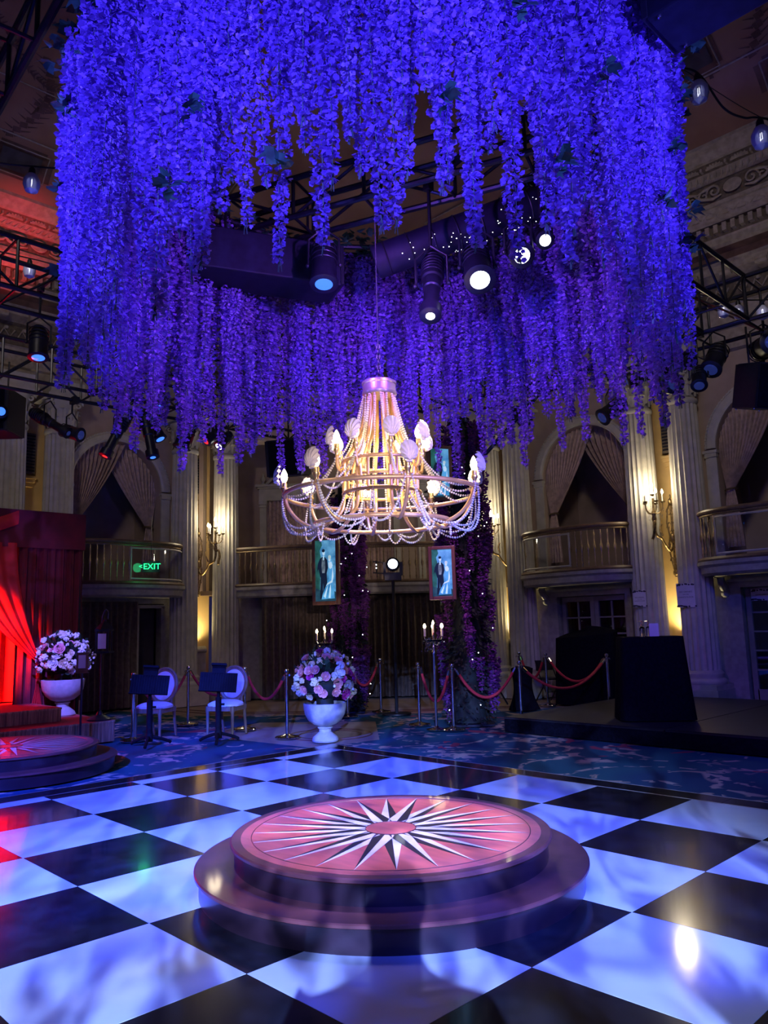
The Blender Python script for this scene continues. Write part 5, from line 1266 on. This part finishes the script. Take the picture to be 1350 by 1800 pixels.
POM = {k: pom('hydrangea', .06, mt[k]) for k in ('f_white', 'f_cream')}
b = MB(); b.ball((0, 0, 0), (.02, .02, .022), 8, 5); BUD = b.mesh('bud', mt['f_white'])
def spray_mesh(m):
    b = MB(); rq = random.Random(9); b.tube([(0, 0, 0), (0, 0, .3)], .004, 4)
    for k in range(22): z = .06+.24*k/22; a = k*2.4; b.ball((.028*cos(a)*(1.2-z*2.2), .028*sin(a)*(1.2-z*2.2), z), .02*(1.3-z*2.2), 6, 4)
    return b.mesh('flower_spray', m)
SPRAY = spray_mesh(mt['f_cream'])
def leafblade():
    b = MB(); b.grid(lambda u, v: ((u-.5)*.07*sin(pi*(.08+.88*v)), .02*v*v, .15*v), 3, 5); return b.mesh('leaf', mt['green'])
LEAF = leafblade()
def bouquet(loc, label, weights, seed, rx=.40, rz_=.42):
    t = thing('bouquet', label, 'bouquet', loc); rq = random.Random(seed)
    b = MB(); b.ball((0, 0, .20), (rx*.72, rx*.72, rz_*.66), 14, 9); obj('moss_core', b, mt['bush'], t)
    pts = []; tries = 0
    while len(pts) < 104 and tries < 9000:
        tries += 1
        a = rq.uniform(0, 6.28); e = rq.uniform(-.55, 1.5); d = V((cos(a)*cos(e), sin(a)*cos(e), sin(e)))
        p = V((d.x*rx, d.y*rx, .20+d.z*rz_)) * rq.uniform(.88, 1.06)
        if all((p-q).length > .082 for q, _ in pts): pts.append((p, d))
    for p, d in pts:
        k = rq.choices(('rose:f_white', 'rose:f_pink', 'rose:f_mag', 'rose:f_cream', 'pom:f_white', 'pom:f_cream'), weights)[0]
        a, m = k.split(':'); me = rq.choice(ROSE[m]) if a == 'rose' else POM[m]
        o = obj(me.name.split('.')[0], me, None, t, loc=p); o.rotation_euler = d.to_track_quat('Z', 'Y').to_euler(); s = rq.choice((.6, .75, .9, 1.0, 1.15)); o.scale = (s, s, s)
    for k in range(90):
        a = rq.uniform(0, 6.28); e = rq.uniform(-.7, 1.4); d = V((cos(a)*cos(e), sin(a)*cos(e), sin(e))); p = V((d.x*rx*.86, d.y*rx*.86, .20+d.z*rz_*.86))
        o = obj('leaf', LEAF, None, t, loc=p); o.rotation_euler = (d+V((rq.uniform(-.5, .5), rq.uniform(-.5, .5), .2))).to_track_quat('Z', 'Y').to_euler()
    for k in range(26):
        a = rq.uniform(0, 6.28); e = rq.uniform(-.4, 1.5); d = V((cos(a)*cos(e), sin(a)*cos(e), sin(e))); p = V((d.x*rx*1.08, d.y*rx*1.08, .20+d.z*rz_*1.08)); obj('bud', BUD, None, t, loc=p)
    for k in range(7):
        a = rq.uniform(0, 6.28); d = V((cos(a), sin(a), rq.uniform(-.2, .9))).normalized(); p = V((d.x*rx*.8, d.y*rx*.8, .18+d.z*rz_*.8)); o = obj('flower_spray', SPRAY, None, t, loc=p); o.rotation_euler = d.to_track_quat('Z', 'Y').to_euler(); o.scale = (.55, .55, .55)
    return t
urn((-5.36, 4.96, 0), 'white stone urn on the carpet behind the checkered floor, holding the pink bouquet')
bouquet((-5.36, 4.96, .62), 'round bouquet of pink, white and magenta roses in the urn behind the checkered floor', (16, 30, 12, 8, 14, 10), 3, .41, .40)
urn((-9.27, 2.90, .3), 'white stone urn on the red carpeted step by the booth', 1.08)
bouquet((-9.27, 2.90, .98), 'round bouquet of white and violet blooms in the urn on the red step', (18, 8, 6, 4, 44, 18), 4, .41, .36)

# --- candelabra
def candelabra(x, y, label, h_=1.42):
    t = thing('candelabra', label, 'candelabra', (x, y, 0))
    b = MB(); b.lathe([(.0, 0), (.15, 0), (.155, .012), (.05, .035), (.02, .06), (.02, h_-.3), (.03, h_-.28), (.03, h_-.25), (.015, h_-.22), (.015, h_), (.0, h_)], 20); obj('stand', b, mt['chrome'], t)
    b = MB(); b.lathe([(.03, h_-.14), (.17, h_-.08), (.175, h_-.07), (.05, h_-.10)], 20); obj('drip_tray', b, mt['glass'], t)
    for k in range(6):
        a = 2*pi*k/6+.3; p = V((.15*cos(a), .15*sin(a), h_-.02)) if k < 5 else V((0, 0, h_+.03))
        if k == 5: a = 0
        b = MB(); b.tube(spline([(0, 0, h_-.12), (p.x*.5, p.y*.5, h_-.15), (p.x, p.y, p.z-.03), p]), .007, 5); ar = obj('arm', b, mt['chrome'], t)
        c = MB(); c.lathe([(.011, 0), (.011, .12), (0, .12)], 8, tuple(p)); obj('candle', c, mt['candle'], ar); f = MB(); f.lathe([(.006, .12), (.018, .14), (.015, .165), (0, .195)], 8, tuple(p)); obj('flame_bulb', f, mt['flame'], ar)
    b = MB(); rq = random.Random(6)
    for k in range(60): a = rq.uniform(0, 6.28); r = rq.uniform(.09, .19); b.ball((r*cos(a), r*sin(a), h_-rq.uniform(.05, .26)), (.008, .008, .018), 5, 4)
    obj('crystal_drops', b, mt['glass'], t, kind='stuff'); point('candelabra_glow', (x, y, h_+.22), (1, .7, .4), 3, .1)
candelabra(-4.86, 6.70, 'crystal candelabra stand with lit candles by the tall flowering column', 1.40); candelabra(-7.25, 6.55, 'crystal candelabra with lit candles rising behind the pink bouquet', 1.36)

# --- red booth and steps
t = thing('red_steps', 'two red carpeted steps with gold fringed risers at the left edge', 'steps', (0, 0, 0))
for nm, x0, x1, y0, y1, z0, z1 in (('lower_step', -11.4, -7.95, -.6, 3.12, 0, .3), ('upper_step', -11.4, -8.48, -.6, 2.55, .3, .5)):
    b = MB(); b.box(((x0+x1)/2, (y0+y1)/2, (z0+z1)/2), (x1-x0, y1-y0, z1-z0)); st = obj(nm, b, mt['red_carpet'], t, False)
    b = MB(); n = int((y1-y0)/.012)
    for k in range(n): y = y0+(k+.5)*.012; b.box((x1+.008+.004*(k % 3), y, (z0+z1)/2-.008), (.016, .0085, z1-z0-.03))
    m_ = int((x1-x0)/.012)
    for k in range(m_//2): x = x1-(k+.5)*.012; b.box((x, y1+.008+.004*(k % 3), (z0+z1)/2-.008), (.0085, .016, z1-z0-.03))
    obj('fringe', b, mt['fringe'], st, False, kind='stuff')
    b = MB(); b.box((x1+.012, (y0+y1)/2, z1-.012), (.026, y1-y0+.02, .022)); b.box(((x0+x1)/2, y1+.012, z1-.012), (x1-x0, .026, .022)); obj('braid', b, mt['fringe'], st, False)
t = thing('draped_booth', 'red velvet draped booth with a valance at the left edge', 'booth', (-9.65, 3.28, 0))
b = MB()
for (x, y) in ((0, 0), (-1.75, 0), (0, -3.4), (-1.75, -3.4)): b.tube([(x, y, .5 if y < -.8 else .0), (x, y, 3.48)], .025, 6)
b.tube([(0, 0, 3.48), (0, -3.4, 3.48), (-1.75, -3.4, 3.48), (-1.75, 0, 3.48)], .025, 6, True); obj('frame', b, mt['black_metal'], t)
def fold(n, am, ph=0.0): return lambda s: am*sin(2*pi*n*s+ph)+am*.4*sin(2*pi*n*2.3*s+1.0)
f1 = fold(16, .025)
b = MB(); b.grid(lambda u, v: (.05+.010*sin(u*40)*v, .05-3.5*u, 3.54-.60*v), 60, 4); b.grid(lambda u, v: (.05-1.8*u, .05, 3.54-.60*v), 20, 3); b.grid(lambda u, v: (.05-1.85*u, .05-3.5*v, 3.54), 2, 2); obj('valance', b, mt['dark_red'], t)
b = MB(); b.grid(lambda u, v: (.085+.04*sin(pi*v)*(.6+.4*sin(u*9)), -1.05-1.6*u, 3.36-.22*v-.14*sin(pi*u)+.16*(1-u)**2), 24, 8); obj('valance_swag', b, mt['red'], t)
f2 = fold(9, .03)
b = MB(); b.grid(lambda u, v: (-1.55+f2(u)*1.2, -.1-3.2*u, .52+2.95*v), 100, 4); obj('back_drape', b, mt['red'], t)
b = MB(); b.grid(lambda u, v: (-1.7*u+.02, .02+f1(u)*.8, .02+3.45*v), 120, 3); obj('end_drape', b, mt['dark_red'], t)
f3 = fold(7, .035)
def sd(u, v): return (0.0+f3(u)*(.4+.6*v), .02-1.02*u, .32+3.0*v)
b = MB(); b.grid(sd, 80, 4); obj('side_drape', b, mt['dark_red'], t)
def sw(u, v):                     # lit drape gathered back to the side
    top = (-1.05-.95*u, 3.0); tie = (-.62-.08*u, 1.15); k = v**1.8
    return (.07+.03*sin(u*2*pi*4)*(1-.5*v), top[0]+(tie[0]-top[0])*k, top[1]+(tie[1]-top[1])*v)
b = MB(); b.grid(sw, 40, 16); b.grid(lambda u, v: (.07+.02*sin(u*2*pi*4), -.62-.08*u+(u-.5)*.25*v, 1.15-.72*v), 30, 5); obj('tied_drape', b, mt['red'], t)
def sw2(u, v): return (-.42+.05*sin(u*2*pi*9), -.06-2.95*u, .52+2.5*v)
b = MB(); b.grid(sw2, 70, 3); obj('inner_drape', b, mt['red'], t)

# --- lantern on a crook and sign post by the steps
t = thing('lantern_stand', 'dark lantern hanging on a crook beside the brown curtain', 'lantern', (-9.15, 4.15, 0), CAMZ)
t.location = (-8.12, 2.98, 0.3)
b = MB(); b.lathe([(.0, 0), (.17, 0), (.175, .02), (.12, .05), (.05, .08), (.03, .13), (.0, .14)], 24); obj('base', b, mt['black_metal'], t)
b = MB(); b.tube(spline([(0, 0, .1), (0, 0, 1.35), (.005, 0, 1.50), (.05, 0, 1.60), (.09, 0, 1.56), (.085, 0, 1.46)]), .013, 8); obj('crook', b, mt['black_metal'], t)
b = MB()
for sx in (-1, 1):
    for sy in (-1, 1): b.box((.04+sx*.085, sy*.085, 1.14), (.02, .02, .30))
b.box((.04, 0, 0.98), (.23, .23, .03)); b.box((.04, 0, 1.30), (.21, .21, .03)); b.lathe([(.15, 1.31), (.08, 1.38), (.03, 1.43), (.03, 1.46), (0, 1.47)], 4, (.04, 0, 0)); obj('lantern_cage', b, mt['black_metal'], t, False)
b = MB(); b.box((.04, -.09, 1.14), (.12, .008, .22)); obj('frosted_panel', b, mt['paper'], t, False)
t = thing('sign_post', 'small dark framed card on a post before the red step', 'sign', (-7.70, 2.52, 0), CAMZ)
b = MB(); b.tube([(0, 0, 0.02), (0, 0, 1.02)], .016, 8); b.lathe([(.0, 0), (.13, 0), (.13, .02), (0, .03)], 20); obj('post', b, mt['black_metal'], t)
b = MB(); b.box((0, 0, 1.16), (.16, .02, .27)); b.box((0, -.02, 1.02), (.19, .06, .014)); obj('frame', b, mt['wood'], t, False); b = MB(); b.box((0, -.013, 1.17), (.10, .006, .18)); obj('card', b, mt['paper'], t, False)

# --- stage, clothed table, covered equipment
t = thing('stage_platform', 'low black stage deck in front of the right wall', 'stage', (0, 0, 0))
for k in range(4):
    b = MB(); b.box((-2.70+k*2.44, 9.15, .195), (2.42, 4.06, .03)); obj('deck_panel', b, mt['stage'], t, False)
b = MB(); b.box((.96, 7.13, .09), (9.74, .03, .18)); b.box((-3.89, 9.15, .09), (.03, 4.06, .18)); obj('skirt', b, mt['black_cloth'], t, False)
b = MB(); b.box((.96, 7.115, .205), (9.76, .012, .012)); obj('edge_strip', b, mt['truss'], t, False)
t = thing('cocktail_table', 'tall table under a black floor length cloth on the stage', 'table', (-2.02, 7.95, .21), CAMZ-.10)
def cloth(u, v):
    a = u*2*pi; c, s_ = cos(a), sin(a); q = (abs(c)**8+abs(s_)**8)**(-1/8); w_ = 1+.20*v**1.1+.012*sin(a*26)*v
    return (.41*c*q*w_, .26*s_*q*w_, 1.10-1.085*v)
b = MB(); b.grid(cloth, 160, 8); o = obj('tablecloth_skirt', b, mt['black_cloth'], t); b = MB(); b.prism([cloth(i/40, 0)[:2] for i in range(40)], 1.09, 1.105); obj('table_top', b, mt['black_cloth'], t, False)
b = MB(); b.tube([(0, 0, .02), (0, 0, 1.09)], .04, 8); b.lathe([(0, 0), (.25, 0), (.25, .02), (0, .02)], 16); obj('pedestal', b, mt['black_metal'], t)
tm = M4.Translation(V((-2.02, 7.95, 1.315))) @ rotz(CAMZ-.10)
def bottle(p, label, m='glass'):
    t = thing('pump_bottle', label, 'bottle', p, CAMZ, 'hand pump bottles on the clothed table')
    b = MB(); b.lathe([(.0, 0), (.036, 0), (.038, .01), (.038, .10), (.03, .125), (.014, .135), (.014, .15), (0, .15)], 16); obj('bottle', b, mt[m], t)
    b = MB(); b.lathe([(.017, .148), (.017, .165), (.005, .168), (.005, .20), (.014, .20), (.014, .212), (0, .212)], 12); b.tube([(0, 0, .206), (-.045, 0, .204), (-.05, 0, .195)], .005, 5); obj('pump', b, mt['chrome'], t)
bottle(tm @ V((-.10, -.08, 0)), 'clear pump bottle at the left on the clothed table'); bottle(tm @ V((0.02, .08, 0)), 'clear pump bottle behind the folded card on the clothed table')
t = thing('tent_card', 'pale folded card standing beside the pump bottles', 'card', tm @ V((.06, -.06, 0)), CAMZ-.25)
b = MB(); b.box((0, -.028, .085), (.12, .004, .175), M4.Rotation(R_(-8), 4, 'X')); obj('front_leaf', b, mt['paper'], t, False); b = MB(); b.box((0, .028, .085), (.12, .004, .175), M4.Rotation(R_(8), 4, 'X')); obj('rear_leaf', b, mt['paper'], t, False)
t = thing('covered_equipment', 'tall equipment case hidden under black cloth behind the stage', 'covered equipment', (-4.82, 10.95, 0), CAMZ-.5)
def cov(u, v):
    a = u*2*pi; c, s_ = cos(a), sin(a); q = (abs(c)**5+abs(s_)**5)**(-1/5); ww = 1+.10*v+.02*sin(a*9)*v
    return (.55*c*q*ww, .36*s_*q*ww*.8, (1.28+.06*sin(a+1)) * (1-v)+.02)
b = MB(); b.grid(cov, 72, 8); b.grid(lambda u, v: (cov(u, 0)[0]*v, cov(u, 0)[1]*v, cov(u, 0)[2]+.10*(1-v*v)), 72, 4); obj('black_cover', b, mt['black_cloth'], t)
t = thing('draped_stool', 'small black cloth draped object left of the stage corner', 'covered equipment', (-5.38, 9.62, 0), .3)
def cov2(u, v):
    a = u*2*pi; ww = (.20+.08*v+.02*sin(a*5)*v)*(1-.3*sin(pi*v)); return (ww*cos(a), ww*sin(a), .72*(1-v)+.01)
b = MB(); b.grid(cov2, 40, 8); b.grid(lambda u, v: (cov2(u, 0)[0]*v, cov2(u, 0)[1]*v, .73+.05*(1-v*v)), 40, 3); obj('black_cover', b, mt['black_cloth'], t)
t = thing('folding_chair', 'dark folding chair with a pale seat edge before the glazed door', 'chair', (-5.75, 11.05, 0), CAMZ+.5)
for sx in (-1, 1):
    b = MB(); b.tube([(sx*.21, -.22, 0), (sx*.20, .05, .45), (sx*.19, .20, .80)], .012, 6); obj('leg', b, mt['black_metal'], t); b = MB(); b.tube([(sx*.19, .24, 0), (sx*.18, -.12, .44)], .012, 6); obj('leg', b, mt['black_metal'], t)
b = MB(); b.box((0, -.02, .45), (.38, .38, .03)); obj('seat', b, mt['stage'], t, False); b = MB(); b.grid(lambda u, v: (-.20+.40*u, .16+.05*(u-.5)**2*4*-.3, .60+.20*v), 8, 3); b.box((0, .18, .70), (.38, .02, .2)); obj('backrest', b, mt['stage'], t); b = MB(); b.tube([(-.2, -.1, .2), (.2, -.1, .2)], .008, 5); obj('stretcher', b, mt['black_metal'], t)
# tripod stand folded beside the column
t = thing('crank_stand', 'tall folded black lighting stand before the right sconce column', 'stand', (-6.35, 9.75, 0), CAMZ)
b = MB(); b.tube([(0, 0, .05), (0, 0, 3.2)], .035, 10); b.tube([(.07, 0, .5), (.04, 0, 3.0)], .018, 6); b.tube([(-.07, 0, .5), (-.04, 0, 3.0)], .018, 6); obj('mast', b, mt['truss'], t)
for k in range(3): a = 2*pi*k/3; b = MB(); b.tube([(.05*cos(a), .05*sin(a), .7), (.42*cos(a), .42*sin(a), .02)], .018, 6); obj('leg', b, mt['truss'], t)
b = MB(); b.lathe([(.05, 3.05), (.06, 3.1), (.06, 3.22), (.03, 3.28), (0, 3.28)], 12); obj('head_clamp', b, mt['black_metal'], t)
# small blue monitor and table seen through the far door
t = thing('monitor', 'small blue lit monitor beyond the far right glazed door', 'monitor', (-1.55, 13.2, 0), .2)
b = MB(); b.box((0, 0, 1.95), (.5, .04, .34)); obj('bezel', b, mt['black_metal'], t, False); b = MB(); b.box((0, -.022, 1.95), (.46, .006, .30)); obj('display', b, PM['gown'], t, False); b = MB(); b.tube([(0, .02, .02), (0, .02, 1.8)], .02, 6); b.lathe([(0, 0), (.2, 0), (.2, .02), (0, .02)], 16); obj('stand', b, mt['black_metal'], t)

# --- the photographer, whose shadow falls towards the platform
def photographer():
    t = thing('person', 'person in dark clothes standing with both hands raised to hold up a phone', 'person', (CP.x-H.x*.42, CP.y-H.y*.42, 0), CAMZ+pi)
    J = [(0, 0, .98), (0, .01, 1.18), (0, .0, 1.40), (0, .02, 1.50), (0, .0, 1.62), (0, -.005, 1.72)]; E_ = [(0, 1), (1, 2), (2, 3), (3, 4), (4, 5)]; Rd = [(.19, .13), (.18, .12), (.19, .12), (.062, .062), (.085, .10), (.075, .085)]
    for s in (-1, 1):
        o = len(J); J += [(s*.20, .0, 1.41), (s*.29, -.08, 1.18), (s*.13, -.30, 1.36), (s*.075, -.36, 1.43)]; Rd += [(.078, .078), (.058, .058), (.038, .038), (.036, .022)]; E_ += [(2, o), (o, o+1), (o+1, o+2), (o+2, o+3)]
        for k in range(5):
            q = len(J); J += [(s*(.085-.004*k), -.375+.01*k, 1.44+.018*k), (s*(.05), -.395+.01*k, 1.45+.018*k)]; Rd += [(.010, .010), (.008, .008)]; E_ += [(o+3, q), (q, q+1)]
        o = len(J); J += [(s*.095, .0, .90), (s*.105, -.02, .50), (s*.11, .02, .09), (s*.12, -.13, .045)]; Rd += [(.10, .10), (.062, .062), (.045, .045), (.042, .035)]; E_ += [(0, o), (o, o+1), (o+1, o+2), (o+2, o+3)]
    me = bpy.data.meshes.new('body'); me.from_pydata([(x, -y, z) for x, y, z in J], E_, []); ob = bpy.data.objects.new('body', me); COL.objects.link(ob); ob.parent = t; me.materials.append(mt['black_cloth'])
    sk = ob.modifiers.new('skin', 'SKIN'); ob.modifiers.new('sub', 'SUBSURF').levels = 1
    for i, r in enumerate(Rd): me.skin_vertices[0].data[i].radius = r
    me.skin_vertices[0].data[0].use_root = True
    b = MB(); b.ball((0, -.015, 1.70), (.095, .11, .11), 14, 9); obj('hair', b, mt['wood'], t)
photographer()
